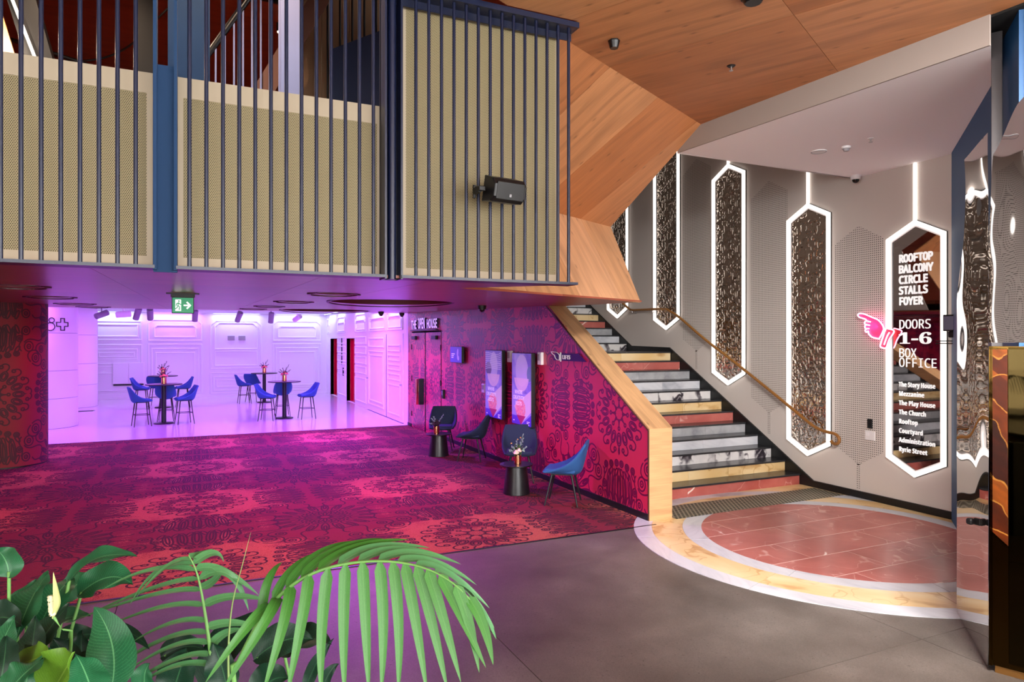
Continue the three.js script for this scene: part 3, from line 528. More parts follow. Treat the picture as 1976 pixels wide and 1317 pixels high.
// unseen floodlights added behind the viewer to brighten the medallion and the stairs
[[2.4, -0.4, [6.6, 0, -5.6], 'first'], [3.2, -0.2, [7.2, 0.2, -6.2], 'second'], [4.0, 0.0, [7.2, 1.4, -8.6], 'third']].forEach(([x, z, to, w]) => {
  const t = thing('added_floodlight', 'unseen white flood lamp added under the plywood ceiling behind the viewer, ' + w + ' from the left', 'added_floodlight', [x, 4.74, z]);
  mesh('base', CYL(0.09, 0.09, 0.02, 0, -0.01, 0), MAT.black, t); mesh('arm', rod(V(0, 0, 0), V(0, -0.12, 0), 0.012), MAT.black, t);
  const h = new THREE.Group(); h.name = 'head'; h.position.set(0, -0.2, 0); t.add(h); h.lookAt(...to);
  mesh('shell', CYL(0.1, 0.12, 0.16, 0, 0, -0.02, 24, Math.PI / 2), MAT.blackSatin, h); mesh('lens', CYL(0.1, 0.1, 0.01, 0, 0, 0.066, 24, Math.PI / 2), glow('#fff2e4', 3), h);
  const s = new THREE.SpotLight(new THREE.Color().setRGB(1, 0.96, 0.92), 84, 0, 0.6, 1, 2); s.name = 'added_flood_beam'; s.position.set(0, 0, 0.08); s.target.position.set(0, 0, 3); s.castShadow = true; s.shadow.radius = 18; h.add(s, s.target);
});

// ---------------------------------------------------------------- barred gallery front
{
  const t = thing('barred_screen', 'tall screen of dark navy bars between blue posts, in front of gold panels', 'screen');
  const SZ = -4.75, bar = (x, y1) => mesh('bar', rod(V(x, 2.66, SZ), V(x, y1, SZ), 0.0125, 0.0125, 12), MAT.bar, t);
  for (let i = 0; i < 14; i++) bar(-0.34 - i * 0.0965, 6.1);
  for (let i = 0; i < 13; i++) bar(-0.0425 + i * 0.0971, 6.1);
  for (let i = 0; i < 14; i++) bar(1.431 + i * 0.0968, 4.7);
  mesh('bottom_rail', M([BB(-4.5, -0.235, 2.648, 2.668, SZ - 0.14, SZ + 0.03), BB(-0.118, 1.2, 2.648, 2.668, SZ - 0.14, SZ + 0.03), BB(1.32, 2.76, 2.648, 2.668, SZ - 0.14, SZ + 0.03)]), MAT.bar, t);
  mesh('top_rail', M([BB(1.2, 2.765, 4.695, 4.738, SZ - 0.1, SZ + 0.04), BB(1.2, 2.765, 4.64, 4.7, SZ - 0.1, SZ - 0.09)]), MAT.bar, t);
  const p = mesh('post', BB(-0.245, -0.112, 2.63, 3.92, SZ - 0.04, SZ - 0.02), MAT.postBlue, t); p.userData.label = 'flat blue post plate';
  mesh('post', M([BB(-0.245, -0.225, 2.64, 6.1, SZ - 0.12, SZ + 0.02), BB(-0.13, -0.112, 2.64, 6.1, SZ - 0.12, SZ + 0.02)]), MAT.postBlue, t);
  mesh('post', M([BB(1.2, 1.215, 2.64, 6.1, SZ - 0.14, SZ + 0.02), BB(1.315, 1.33, 2.64, 4.74, SZ - 0.14, SZ + 0.02), BB(1.2, 1.33, 2.64, 4.74, SZ - 0.12, SZ - 0.1), rod(V(1.262, 2.64, SZ - 0.03), V(1.262, 6.1, SZ - 0.03), 0.03, 0.03, 16)]), MAT.bar, t);
}
function perforated(x0, x1, y0, y1, label) {
  const z = -4.9, t = thing('perforated_panel', label, 'perforated panel'), b = 0.035, top = y1 > 4.2 ? 0.06 : 0.13;
  mesh('border', plateZ([[x0, y0], [x1, y0], [x1, y1], [x0, y1]], z, 0.012, { holes: [[[x0 + b, y0 + 0.06], [x1 - b, y0 + 0.06], [x1 - b, y1 - top], [x0 + b, y1 - top]]] }), MAT.goldPanel, t);
  mesh('perforated_sheet', plateZ([[x0 + b, y0 + 0.06], [x1 - b, y0 + 0.06], [x1 - b, y1 - top], [x0 + b, y1 - top]], z - 0.001, 0.003), MAT.perf, t);
  mesh('backing', plateZ([[x0 + 0.01, y0 + 0.01], [x1 - 0.01, y0 + 0.01], [x1 - 0.01, y1 - 0.01], [x0 + 0.01, y1 - 0.01]], z - 0.03, 0.02), MAT.darkVoid, t);  // black sheet that paints in the shade behind the holes
}
perforated(-2.6, -0.255, 2.68, 3.905, 'half-height gold perforated panel left of the flat blue post');
perforated(-0.115, 1.22, 2.68, 3.905, 'half-height gold perforated panel between the two blue posts');
perforated(1.365, 2.69, 2.68, 4.72, 'full-height gold perforated panel behind the wall loudspeaker');
{
  const t = thing('loudspeaker', 'black wall loudspeaker on a bracket over the barred gold panel', 'loudspeaker', [2.03, 3.31, -4.6], 0.0);
  const prof = [[-0.085, -0.07], [0.085, -0.07], [0.075, 0.045], [0.04, 0.085], [-0.04, 0.085], [-0.075, 0.045]];
  const sh = new THREE.Shape(prof.map(([y, z]) => new THREE.Vector2(z, y)));
  const body = (w, s, n) => boxUV(new THREE.ExtrudeGeometry(sh, { depth: w, bevelEnabled: true, bevelThickness: 0.012, bevelSize: 0.01, bevelSegments: 3 }).translate(0, 0, -w / 2).rotateY(-Math.PI / 2).scale(1, s, s));
  const cab = new THREE.Group(); cab.name = 'cabinet'; cab.rotation.set(0.25, 0.12, -0.04); cab.position.set(0.03, 0, 0); t.add(cab);
  mesh('shell', body(0.25, 1, 0), MAT.blackSatin, cab); mesh('grille', RB(0.235, 0.13, 0.02, 0.008, 0, 0, 0.09), MAT.black, cab); mesh('badge', B(0.016, 0.02, 0.003, 0.0, -0.03, 0.101), MAT.plasticGrey, cab);
  mesh('bracket', M([RB(0.03, 0.05, 0.1, 0.006, -0.16, 0, -0.06), RB(0.05, 0.035, 0.035, 0.006, -0.15, 0, 0), RB(0.02, 0.1, 0.02, 0.004, -0.16, 0, -0.12)]), MAT.black, t);
}

// ---------------------------------------------------------------- upper foyer seen over the panels
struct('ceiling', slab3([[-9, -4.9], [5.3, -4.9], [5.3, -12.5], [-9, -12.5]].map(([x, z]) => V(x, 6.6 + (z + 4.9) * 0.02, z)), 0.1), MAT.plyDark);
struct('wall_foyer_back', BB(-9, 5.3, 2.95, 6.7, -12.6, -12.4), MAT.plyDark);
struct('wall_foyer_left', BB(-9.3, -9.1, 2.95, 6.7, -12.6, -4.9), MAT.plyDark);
struct('wall_foyer_top', BB(-9.3, 5.3, 4.78, 6.8, -4.66, -4.6), MAT.blackSatin);
{
  const t = thing('gallery_beam', 'dark sloping beam edged with a white light line, upper left', 'beam');
  const a = V(-1.66, 5.62, -8), b = V(-1.36, 4.75, -8);
  mesh('body', slab3([V(-1.72, 5.7, -8.02), V(-1.42, 4.6, -8.02), V(-1.2, 4.6, -8.02), V(-1.52, 5.9, -8.02)], 0.3), MAT.black, t);
  mesh('light_line', rod(a, b, 0.014, 0.014, 8), MAT.led, t);
  const m = mesh('plywood_side', slab3([V(-3.4, 4.4, -8.05), V(-1.45, 4.4, -8.05), V(-1.72, 5.4, -8.05), V(-2.6, 6.4, -8.05), V(-3.4, 6.4, -8.05)], 0.05), MAT.plyCeil[2], t); m.userData.label = 'orange plywood side of the beam';
  const l = new THREE.PointLight(new THREE.Color().setRGB(1, 0.8, 0.6), 1.6); l.position.set(-1.75, 5.1, -7.75); l.name = 'light_line_glow'; t.add(l);
}
{
  const t = thing('ceiling_track', 'thin black curved tracks on the dark red upper ceiling', 'track');
  mesh('rail', TUBE([V(-3, 5.3, -9), V(-1.1, 5.45, -9.2), V(-0.2, 6.05, -8.6)], 0.012), MAT.black, t); mesh('rail', TUBE([V(-2.2, 5.55, -9), V(-0.9, 5.3, -9.1), V(0.2, 5.1, -9.4)], 0.025), MAT.black, t); mesh('rail', TUBE([V(-2, 6.25, -8.4), V(0, 6.2, -8.4), V(1.4, 6.15, -8.4)], 0.03), MAT.black, t);
}
for (const [x, z, w, d, mat, label] of [[-0.47, -8, 0.16, 0.16, MAT.black, 'black square steel column in the upper foyer'], [-0.06, -6.5, 0.32, 0.3, MAT.postBlue, 'blue steel column behind the flat post'], [0.765, -6.5, 0.17, 0.2, MAT.pale, 'pale blue steel column in the middle of the upper foyer']]) {
  const t = thing('steel_column', label, 'column', [x, 2.95, z]);
  mesh('flange', RB(w, 3.5, 0.02, 0.004, 0, 1.75, d / 2), mat, t); mesh('flange', RB(w, 3.5, 0.02, 0.004, 0, 1.75, -d / 2), mat, t); mesh('web', BB(-0.015, 0.015, 0, 3.5, -d / 2, d / 2), mat, t);
}
{
  const t = thing('gallery_stair_rail', 'dark sloping stair rail with thin pale balusters behind the bars', 'stair rail');
  const A = V(0.02, 4.76, -7), Bp = V(0.75, 6.0, -7);
  mesh('handrail', rod(A, Bp, 0.03, 0.03, 8), MAT.blackSatin, t); mesh('handrail', rod(V(-0.1, 4.66, -7), A, 0.03, 0.03, 8), MAT.blackSatin, t);
  mesh('stringer', slab3([V(0.25, 4.2, -7.1), V(0.45, 4.2, -7.1), V(1.35, 5.9, -7.1), V(1.15, 5.9, -7.1)], 0.04), std('#6b4334', 0.6), t);
  for (let i = 0; i < 10; i++) { const x = -0.08 + i * 0.08; mesh('baluster', rod(V(x, 4.0, -7), V(x, x < 0.02 ? 4.68 : 4.76 + (x - 0.02) * 1.7, -7), 0.009, 0.009, 8), MAT.pale, t); }
}
{
  const t = thing('gallery_panel_wall', 'beige panelled wall with dark bars and a sloping navy base in the upper foyer', 'wall panel');
  for (let i = 0; i < 4; i++) mesh('panel', BB(0.95 + i * 0.3, 1.245 + i * 0.3, 3.0, 6.3, -7.75, -7.7), MAT.beige, t);
  for (let i = 0; i < 8; i++) mesh('bar', rod(V(1.0 + i * 0.13, 3.5, -7.4), V(1.0 + i * 0.13, 6.3, -7.4), 0.012, 0.012, 8), MAT.black, t);
  mesh('sloping_base', slab3([V(1.27, 3.2, -7.3), V(2.4, 3.2, -7.3), V(2.4, 5.9, -7.3), V(1.27, 5.26, -7.3)], 0.06), MAT.navy, t);
}
for (const [x, y, z, k] of [[-1.2, 6.3, -7.2, 5], [1.0, 6.3, -9.5, 7], [0.3, 6.3, -5.7, 5]]) {
  const t = thing('foyer_spotlight', ['small bright spotlight on the dark red ceiling, left of the black column', 'small bright spotlight behind the stair rail', 'small bright spotlight just behind the bars'][[-1.2, 1.0, 0.3].indexOf(x)], 'spotlight', [x, y, z]);
  mesh('can', CYL(0.045, 0.045, 0.12, 0, 0.06, 0), MAT.black, t); mesh('lamp', CYL(0.035, 0.035, 0.01, 0, -0.004, 0), glow('#ffe0c0', 6), t);
  const s = new THREE.SpotLight(new THREE.Color().setRGB(1, 0.72, 0.5), k * LIGHT.mezz, 0, 1.2, 0.6, 2); s.position.set(0, -0.03, 0); s.target.position.set(0, -3, 0); s.castShadow = true; s.name = 'spot_beam'; t.add(s, s.target);
}

// ---------------------------------------------------------------- hexagonal lit mirrors and perforated fields on the stair wall
function hexPts(z, y0, y1, w, cap) { const h = w / 2; return [[z, y0], [z + h, y0 + cap], [z + h, y1 - cap], [z, y1], [z - h, y1 - cap], [z - h, y0 + cap]]; }
const hexLabels = ['lit hexagonal hammered-mirror panel mostly hidden behind the plywood fold', 'lit hexagonal hammered-mirror panel cut off at its top by the plywood fold', 'lit hexagonal hammered-mirror panel whose point touches the white soffit', 'lit hexagonal hammered-mirror panel behind the end of the handrail', 'lit hexagonal smooth mirror sign with white floor and room names'];
HEX.forEach(([z, y0, y1, kind], i) => {
  const t = thing('hexagonal_mirror', hexLabels[i], kind === 2 ? 'mirror sign' : 'mirror', [0, 0, 0]);
  const o = hexPts(z, y0, y1, 0.8, 0.205), q = hexPts(z, y0 + 0.06, y1 - 0.06, 0.69, 0.177), r = hexPts(z, y0 + 0.085, y1 - 0.085, 0.645, 0.165);
  mesh('light_frame', plateX(o, GX - 0.045, 0.03, { holes: [q] }), MAT.led, t);
  mesh('back_frame', plateX(hexPts(z, y0 - 0.008, y1 + 0.008, 0.816, 0.21), GX - 0.015, 0.012, { holes: [r] }), MAT.charcoal, t);
  mesh('reveal', plateX(hexPts(z, y0 + 0.055, y1 - 0.055, 0.7, 0.18), GX - 0.02, 0.01, { holes: [r] }), MAT.plasticWhite, t);
  const pane = plateX(hexPts(z, y0 + 0.07, y1 - 0.07, 0.67, 0.17), GX - 0.008, 0.005, { off: [i * 0.31, i * 0.17] });
  mesh('mirror_panel', pane, kind === 2 ? MAT.mirror : MAT.hammered, t);
  const top = z < -6.75 ? 8.0 : 4.49;
  if (y1 < 4.49 || kind === 0 || z < -8) mesh('light_strip', BB(GX - 0.04, GX - 0.01, y1 - 0.02, top, z - 0.018, z + 0.018), MAT.led, t);
  if (kind === 2) {
    const print = (W, H, draw) => canvasTex(W, H, draw, { srgb: false });
    const tx = print(600, 2048, (c, W, H) => {
      c.fillStyle = '#000'; c.fillRect(0, 0, W, H); c.fillStyle = '#fff'; c.strokeStyle = '#fff'; c.lineJoin = 'round';
      const Y = (y) => (3.45 - y) / 2.8 * H, X = 72;
      c.font = 'bold 98px monospace'; ['ROOFTOP', 'BALCONY', 'CIRCLE', 'STALLS', 'FOYER'].forEach((s, k) => { c.save(); c.translate(X, Y(3.235 - k * 0.14)); c.scale(s.length * 60 / c.measureText(s).width, 1); c.lineWidth = 7; c.strokeText(s, 0, 0); c.fillText(s, 0, 0); c.restore(); });
      c.font = '120px monospace'; c.lineWidth = 2.5; [['DOORS', 2.36, 400], ['BOX', 1.985, 225], ['OFFICE', 1.86 - 0.0, 470]].forEach(([s, y, w]) => { c.save(); c.translate(X, Y(y)); c.scale(w / c.measureText(s).width, 1.0); c.fillText(s, 0, 0); c.restore(); });
      c.font = 'bold 150px serif'; c.save(); c.translate(X - 10, Y(2.165)); const w = c.measureText('1-6').width; c.scale(420 / w, 1.0); c.lineWidth = 2; c.strokeText('1-6', 0, 0); c.fillText('1-6', 0, 0); c.restore();
      c.font = 'bold 62px sans-serif'; ['The Story House', 'Mezzanine', 'The Play House', 'The Church', 'Rooftop', 'Courtyard', 'Administration', 'Ryrie Street'].forEach((s, k) => c.fillText(s, X, Y(1.60 - k * 0.122), 448));
    });
    const m = mesh('lettering', plateX([[z - 0.315, 0.65], [z + 0.345, 0.65], [z + 0.345, 3.45], [z - 0.315, 3.45]], GX - 0.0135, 0.002), std('#ffffff', 0.6, { alphaMap: tx, alphaTest: 0.5, emissive: new THREE.Color('#ffffff'), emissiveIntensity: 0.25 }), t);
    const g = m.geometry, uv = g.attributes.uv, p = g.attributes.position; for (let n = 0; n < uv.count; n++) uv.setXY(n, (p.getZ(n) - (z - 0.315)) / 0.66, (p.getY(n) - 0.65) / 2.8);
  }
});
[[-10.08, 2.0, 5.6], [-8.31, 1.02, 4.81], [-6.66, 0.455, 3.83]].forEach(([z, y0, y1], i) => {
  const t = thing('perforated_field', ['perforated hexagonal field of the grey wall, half behind the plywood', 'perforated hexagonal field between the two tallest lit mirrors', 'perforated hexagonal field behind the pink hand sign'][i], 'wall panel');
  mesh('backing', plateX(hexPts(z, y0 + 0.01, y1 - 0.01, 0.77, 0.22), GX - 0.001, 0.001), MAT.darkVoid, t); mesh('perforated_sheet', plateX(hexPts(z, y0, y1, 0.79, 0.23), GX - 0.004, 0.002), MAT.perfWall, t);  // dark sheets behind field and strip stand for shade inside the holes
  mesh('dot_strip', plateX([[z - 0.03, y0 - 0.33], [z + 0.03, y0 - 0.33], [z + 0.03, y0 + 0.02], [z - 0.03, y0 + 0.02]], GX - 0.004, 0.002), MAT.perfWall, t); mesh('strip_hole_shade', plateX([[z - 0.029, y0 - 0.329], [z + 0.029, y0 - 0.329], [z + 0.029, y0 + 0.02], [z - 0.029, y0 + 0.02]], GX - 0.001, 0.001), MAT.darkVoid, t);
});
{
  const t = thing('handrail', 'round timber handrail on brackets climbing the grey stair wall, curled at its foot', 'handrail'), x = 8.33;
  const path = [V(x, 3.6, -13.35), V(x, 2.93, -12.2), V(x, 2.865, -12.02), V(x, 2.85, -11.9), V(x, 2.83, -10.95), V(x, 2.78, -10.75), V(x, 2.66, -10.47), V(x, 2.233, -9.735), V(x, 1.728, -8.78), V(x, 1.278, -7.96), V(x, 0.983, -7.44), V(x, 0.9, -7.25), V(x, 0.875, -7.1), V(x, 0.865, -6.98), V(x, 0.83, -6.91), V(x, 0.775, -6.89), V(x, 0.725, -6.93), V(x, 0.725, -7.0), V(x, 0.755, -7.03)];
  mesh('rail', TUBE(path, 0.024, 220, 12), MAT.rail, t);
  for (const [y, z] of [[2.855, -12.0], [2.84, -11.3], [2.6, -10.35], [2.02, -9.35], [1.64, -8.62], [1.08, -7.62]]) mesh('bracket', M([rod(V(x, y - 0.02, z), V(x, y - 0.06, z), 0.008), rod(V(x, y - 0.06, z), V(GX - 0.005, y - 0.06, z), 0.008), rod(V(GX - 0.012, y - 0.06, z), V(GX, y - 0.06, z), 0.026)]), MAT.steel, t);
}
{ // pink pointing hand in neon
  const t = thing('neon_hand', 'pink neon pointing hand sign beside the door names mirror', 'neon sign'), x = 8.345, P = (l) => l.map(([z, y]) => V(x, y, z));
  const hand = [[-6.203, 2.362], [-6.229, 2.418], [-6.29, 2.483], [-6.397, 2.529], [-6.506, 2.573], [-6.576, 2.581], [-6.602, 2.56], [-6.576, 2.53], [-6.487, 2.501], [-6.455, 2.474], [-6.406, 2.46]];
  const low = [[-6.476, 2.361], [-6.487, 2.342], [-6.469, 2.322], [-6.44, 2.335], [-6.433, 2.301], [-6.379, 2.252], [-6.276, 2.228]];
  const cuff = [[-6.183, 2.362], [-6.135, 2.361], [-6.059, 2.328], [-6.126, 2.219], [-6.166, 2.12], [-6.203, 2.104], [-6.259, 2.126], [-6.247, 2.18], [-6.212, 2.275]];
  const neon = glow('#ff9ac4', 2.4, '#ffd0e2');
  for (const [l, c] of [[hand], [[[-6.469, 2.478], [-6.495, 2.456], [-6.487, 2.431], [-6.418, 2.414]]], [[[-6.478, 2.42], [-6.493, 2.399], [-6.478, 2.371], [-6.426, 2.37]]], [low], [[[-6.203, 2.362], [-6.238, 2.291], [-6.276, 2.228]]], [cuff, 1], [[[-6.126, 2.314], [-6.16, 2.259], [-6.203, 2.149]]]]) mesh('neon_tube', TUBE(P(l), 0.009, 60, 8, !!c, 0.5), neon, t);
  const inner = [...hand.slice(1), [-6.495, 2.44], [-6.493, 2.399], ...low];
  mesh('acrylic_hand', plateX(inner, x + 0.02, 0.006), phys('#e86a9c', 0.3, { transmission: 0.5, thickness: 0, emissive: new THREE.Color('#ff2f7e'), emissiveIntensity: 0.25 }), t);
  mesh('acrylic_cuff', plateX(cuff, x + 0.02, 0.006), phys('#f0566a', 0.25, { transmission: 0.4, thickness: 0, emissive: new THREE.Color('#ff2f55'), emissiveIntensity: 0.25 }), t);
  for (const [z, y] of [[-6.3, 2.4], [-6.2, 2.2], [-6.45, 2.5]]) mesh('standoff', rod(V(x + 0.02, y, z), V(GX - 0.04, y, z), 0.007), MAT.steel, t);
  const l = new THREE.PointLight(new THREE.Color().setRGB(1, 0.12, 0.42), 0.22); l.position.set(8.375, 2.4, -6.36); l.shadow.radius = 3; l.name = 'neon_glow'; t.add(l);
}
{
  const t = thing('bracket_display', 'small dark box on two rods at the edge of the wavy mirror', 'display', [8.3, 0, -5.27]);
  mesh('box', RB(0.1, 0.2, 0.16, 0.008, -0.0, 2.42, 0), MAT.charcoal, t); mesh('face', BB(-0.056, -0.05, 2.335, 2.5, -0.065, 0.065), glow('#b9a8c8', 0.08), t); mesh('cable_cap', RB(0.08, 0.08, 0.1, 0.02, 0, 2.28, 0.02), MAT.charcoal, t); for (const y of [2.2, 2.17]) mesh('rod', rod(V(0.0, y, -0.2), V(0.0, y, 0.1), 0.006), MAT.black, t);
}
{
  const t = thing('card_reader', 'small black card reader on the grey wall above a white switch', 'card reader', [GX, 1.06, -6.47]); mesh('body', RB(0.02, 0.13, 0.07, 0.006, -0.012, 0, 0), MAT.blackSatin, t); mesh('lens', RB(0.006, 0.05, 0.03, 0.002, -0.023, -0.01, 0), MAT.charcoal, t);
  const s = thing('switch_plate', 'small white switch plate under the black card reader', 'switch', [GX, 0.895, -6.47]); mesh('plate', RB(0.02, 0.13, 0.15, 0.006, -0.01, 0, 0), MAT.plasticWhite, s); mesh('rocker', RB(0.008, 0.05, 0.05, 0.003, -0.022, 0.02, -0.03), MAT.white2, s);
}

// ---------------------------------------------------------------- marble medallion set in the floor, and the grating at the stair foot
{
  const cx = 6.56, cz = -5.42, t = thing('floor_medallion', 'round red marble floor medallion ringed in white and yellow marble', 'floor medallion');
  const arc = (r, a0, a1, n = 40) => Array.from({ length: n + 1 }, (_, i) => { const a = a0 + (a1 - a0) * i / n; return [cx + r * Math.cos(a), cz + r * Math.sin(a)]; });
  const bound = [[4.4 - 0.5, -6.68], [STAIRX, -6.68], [STAIRX, -6.83], [8.43, -6.83], [8.43, -5.2], [5.5, -3.1], [4, -2.5]];
  const keep = (poly) => { let p = clip(poly, 1, 0, 8.425); p = clip(p, 0.64, 0.77, 0.64 * 8.43 + 0.77 * -5.24); p = clip(p, 0, -1, 7.685); return p; };
  const piece = (name, poly, mat, y, ang = 0) => { const p = dedupe(keep(poly)); if (p.length < 3 || area2(p) < 0.002) return; mesh(name, plateUp(p, y, 0.028, { u: V(Math.cos(ang), 0, Math.sin(ang)), off: [rnd() * 5, rnd() * 5] }), mat, t); };
  const disc = arc(1.5, 0, Math.PI * 2, 96).slice(0, -1);
  let row = 0;
  for (let z = -7.0; z < -3.8; z += 0.5, row++) for (let x = 4.9 - (row % 2) * 0.5; x < 8.3; x += 1.25) piece('red_tile', clipRect(disc, x + 0.003, x + 1.247, z + 0.004, z + 0.496), MAT.red, 0.007);
  piece('grout', arc(1.499, 0, Math.PI * 2, 64).slice(0, -1), std('#f2ded4', 0.6), 0.0064);
  const ringPiece = (name, r0, r1, n, mat, ph) => { for (let i = 0; i < n; i++) { const a0 = ph + i / n * Math.PI * 2 + 0.0015, a1 = ph + (i + 1) / n * Math.PI * 2 - 0.0015, poly = [...arc(r1, a0, a1, 14), ...arc(r0, a1, a0, 14)]; if (poly.every(([x, z]) => (z < -6.7 && x < STAIRX))) continue; piece(name, r1 > 1.73 ? clip(poly, 0, -1, 7.68) : poly, mat, 0.0065, (a0 + a1) / 2 + Math.PI / 2); } };
  ringPiece('white_ring_stone', 1.5, 1.715, 8, MAT.white, 0.35); ringPiece('yellow_ring_stone', 1.717, 2.07, 8, MAT.yellow, 0.42); ringPiece('outer_ring_stone', 2.072, 2.28, 8, MAT.white, 0.42);
  const fill = [[STAIRX, -7.68], [8.42, -7.68], [8.42, -4.9], [STAIRX, -6.2]];
  for (let i = 0; i < 4; i++) piece('yellow_slab', clipRect([[STAIRX, -7.68], [8.42, -7.68], [8.42, -4.6], [7.5, -6.6], [STAIRX, -6.6]], STAIRX + i * 0.775 + 0.002, STAIRX + (i + 1) * 0.775 - 0.002, -7.68, -4.5), MAT.yellow, 0.003);
  const g = thing('floor_grating', 'perforated metal grating let into the floor before the first stair', 'grating');
  const gr = [[STAIRX + 0.02, -7.34], [8.36, -7.36], [8.36, -6.84], [STAIRX + 0.02, -6.78]];
  mesh('drain', plateUp(gr, 0.0075, 0.001), MAT.darkVoid, g); mesh('perforated_plate', plateUp(gr, 0.0095, 0.0012), MAT.grate, g);
}

// ---------------------------------------------------------------- wavy mirror wall and the bronze-mirrored counter at the right
{
  const t = thing('wavy_mirror', 'rippling polished mirror wall with a curved outline beside the blue wall', 'mirror', [5.575, 0, -3.5], 0);
  const A = V(0, 0, 0), dir = V(-0.74, 0, 0.67).normalize(), n = V(-0.67, 0, -0.74).normalize();
  const sheet = (s0, s1, left, top, y0 = 0.004) => {
    const nu = 60, nv = 150, P = [], I = [], U = [];
    for (let j = 0; j <= nv; j++) for (let i = 0; i <= nu; i++) {
      const v = j / nv, a = s0 + left(v) * (1 - i / nu) + (s1 - s0) * i / nu, y = y0 + v * (top(i / nu) - y0), w = 0.0011 * Math.sin(y * 5.1 + a * 2.2 + 0.7) + 0.0009 * Math.sin(a * 8 + y * 1.9) + 0.0006 * Math.sin(y * 10.5 - a * 5) + 0.0022 * st(2.5, 3.5, y) * Math.sin(y * 6.5 + a * 4);
      const p = A.clone().addScaledVector(dir, a).addScaledVector(n, w); P.push(p.x, y, p.z); U.push(a, y);
      if (i < nu && j < nv) { const k = j * (nu + 1) + i; I.push(k, k + nu + 1, k + 1, k + 1, k + nu + 1, k + nu + 2); }
    }
    const g = new THREE.BufferGeometry(); g.setAttribute('position', new THREE.Float32BufferAttribute(P, 3)); g.setAttribute('uv', new THREE.Float32BufferAttribute(U, 2)); g.setIndex(I); g.computeVertexNormals();
    return g;
  };
  const wav = (v) => (v < 0.66 ? 0 : 0.26 * st(0.66, 0.84, v) - 0.05 * Math.sin((v - 0.66) * 18) * st(0.66, 0.7, v));
  const mm = MAT.mirror.clone(); mm.side = THREE.DoubleSide; mm.roughness = 0.015;
  mesh('mirror_sheet', sheet(0.0, 1.015, wav, () => 3.6), mm, t); mesh('mirror_sheet', sheet(1.02, 2.2, () => 0, (u) => 3.42 + 0.16 * st(0.1, 0.6, u) - 0.5 * (1 - st(0.0, 0.12, u)), 2.19), mm, t);
  mesh('backing', slab3([V(0.02, 0, 0.02), V(-0.66, 0, 0.6), V(-0.66, 3.5, 0.6), V(-0.4, 3.5, 0.37), V(-0.1, 2.2, 0.1)].map((p) => p.addScaledVector(n, -0.02)).reverse(), 0.02), MAT.charcoal, t);
  mesh('door_pull', M([RB(0.02, 0.05, 0.05, 0.01, -0.6, 0.93, 0.52), RB(0.05, 0.045, 0.045, 0.015, -0.63, 0.93, 0.49)]), MAT.black, t);
}
{
  const t = thing('mirrored_counter', 'tall bronze-mirrored counter block with an amber onyx strip, at the right edge', 'counter', [4.77, 0, -2.785], 0);
  const along = V(0.38, 0, 0.92).normalize(), deep = V(0.92, 0, -0.38), q = (a, y, d = 0) => along.clone().multiplyScalar(a).addScaledVector(deep, d).setY(y);
  mesh('body', M([slab3([q(0, 0.05, 0.02), q(1.3, 0.05, 0.02), q(1.3, 2.15, 0.02), q(0, 2.15, 0.02)], 0.02), slab3([q(0, 2.165), q(1.3, 2.165), q(1.3, 2.165, 0.35), q(0, 2.165, 0.35)], 0.02), slab3([q(0, 0.05, 0.35), q(0, 0.05, 0.0), q(0, 2.165, 0.0), q(0, 2.165, 0.35)], 0.02)]), MAT.bronzeMirror, t);
  mesh('onyx_strip', slab3([q(0.006, 0.95), q(0.105, 0.86), q(0.1, 2.15), q(0.006, 2.16)], 0.015), MAT.onyx, t);
  mesh('mirror_face', slab3([q(0.11, 0.09), q(1.3, 0.09), q(1.3, 2.16), q(0.105, 2.16)], 0.015), phys('#282010', 0.03, { metalness: 1 }), t);
  mesh('lower_face', slab3([q(0.004, 0.09), q(0.108, 0.09), q(0.106, 0.85), q(0.004, 0.94)], 0.015), MAT.bronzeMirror, t);
  mesh('plinth', slab3([q(0.03, 0, 0.03), q(1.3, 0, 0.03), q(1.3, 0.09, 0.03), q(0.03, 0.09, 0.03)], 0.3), std('#7a5426', 0.4, { metalness: 0.6 }), t);
}
// small fittings on the ceilings
function fitting(name, label, category, at, parts) { const t = thing(name, label, category, at); for (const [n, g, m] of parts) mesh(n, g, m, t); return t; }
fitting('smoke_detector', 'round white smoke detector on the white soffit', 'smoke detector', [6.968, 4.5, -5.668], [['base', CYL(0.05, 0.055, 0.025, 0, -0.012, 0), MAT.plasticWhite], ['sensor', CYL(0.028, 0.04, 0.03, 0, -0.04, 0), MAT.plasticGrey]]);
fitting('sprinkler', 'small white sprinkler head hanging from the white soffit', 'sprinkler', [6.934, 4.5, -5.32], [['rose', CYL(0.03, 0.035, 0.008, 0, -0.004, 0), MAT.plasticWhite], ['head', CYL(0.008, 0.008, 0.04, 0, -0.025, 0), MAT.steel], ['deflector', CYL(0.022, 0.022, 0.004, 0, -0.045, 0), MAT.steel]]);
fitting('ceiling_disc', 'thin flat white disc on the white soffit beside the smoke detector', 'ceiling fitting', [6.84, 4.5, -5.95], [['plate', CYL(0.09, 0.09, 0.008, 0, -0.004, 0, 32), MAT.plasticWhite], ['ring', new THREE.TorusGeometry(0.085, 0.005, 8, 32).rotateX(Math.PI / 2).translate(0, -0.008, 0), MAT.plasticGrey]]);
const cam = (label, at, dark) => fitting('dome_camera', label, 'camera', at, [['housing', CYL(0.06, 0.072, 0.06, 0, -0.03, 0), dark ? MAT.black : MAT.plasticWhite], ['dome', new THREE.SphereGeometry(0.048, 20, 10, 0, Math.PI * 2, Math.PI / 2, Math.PI / 2).translate(0, -0.06, 0), phys('#0a0a0c', 0.08)]]);
cam('white dome camera on the white soffit against the grey wall', [8.3, 4.5, -6.6]);
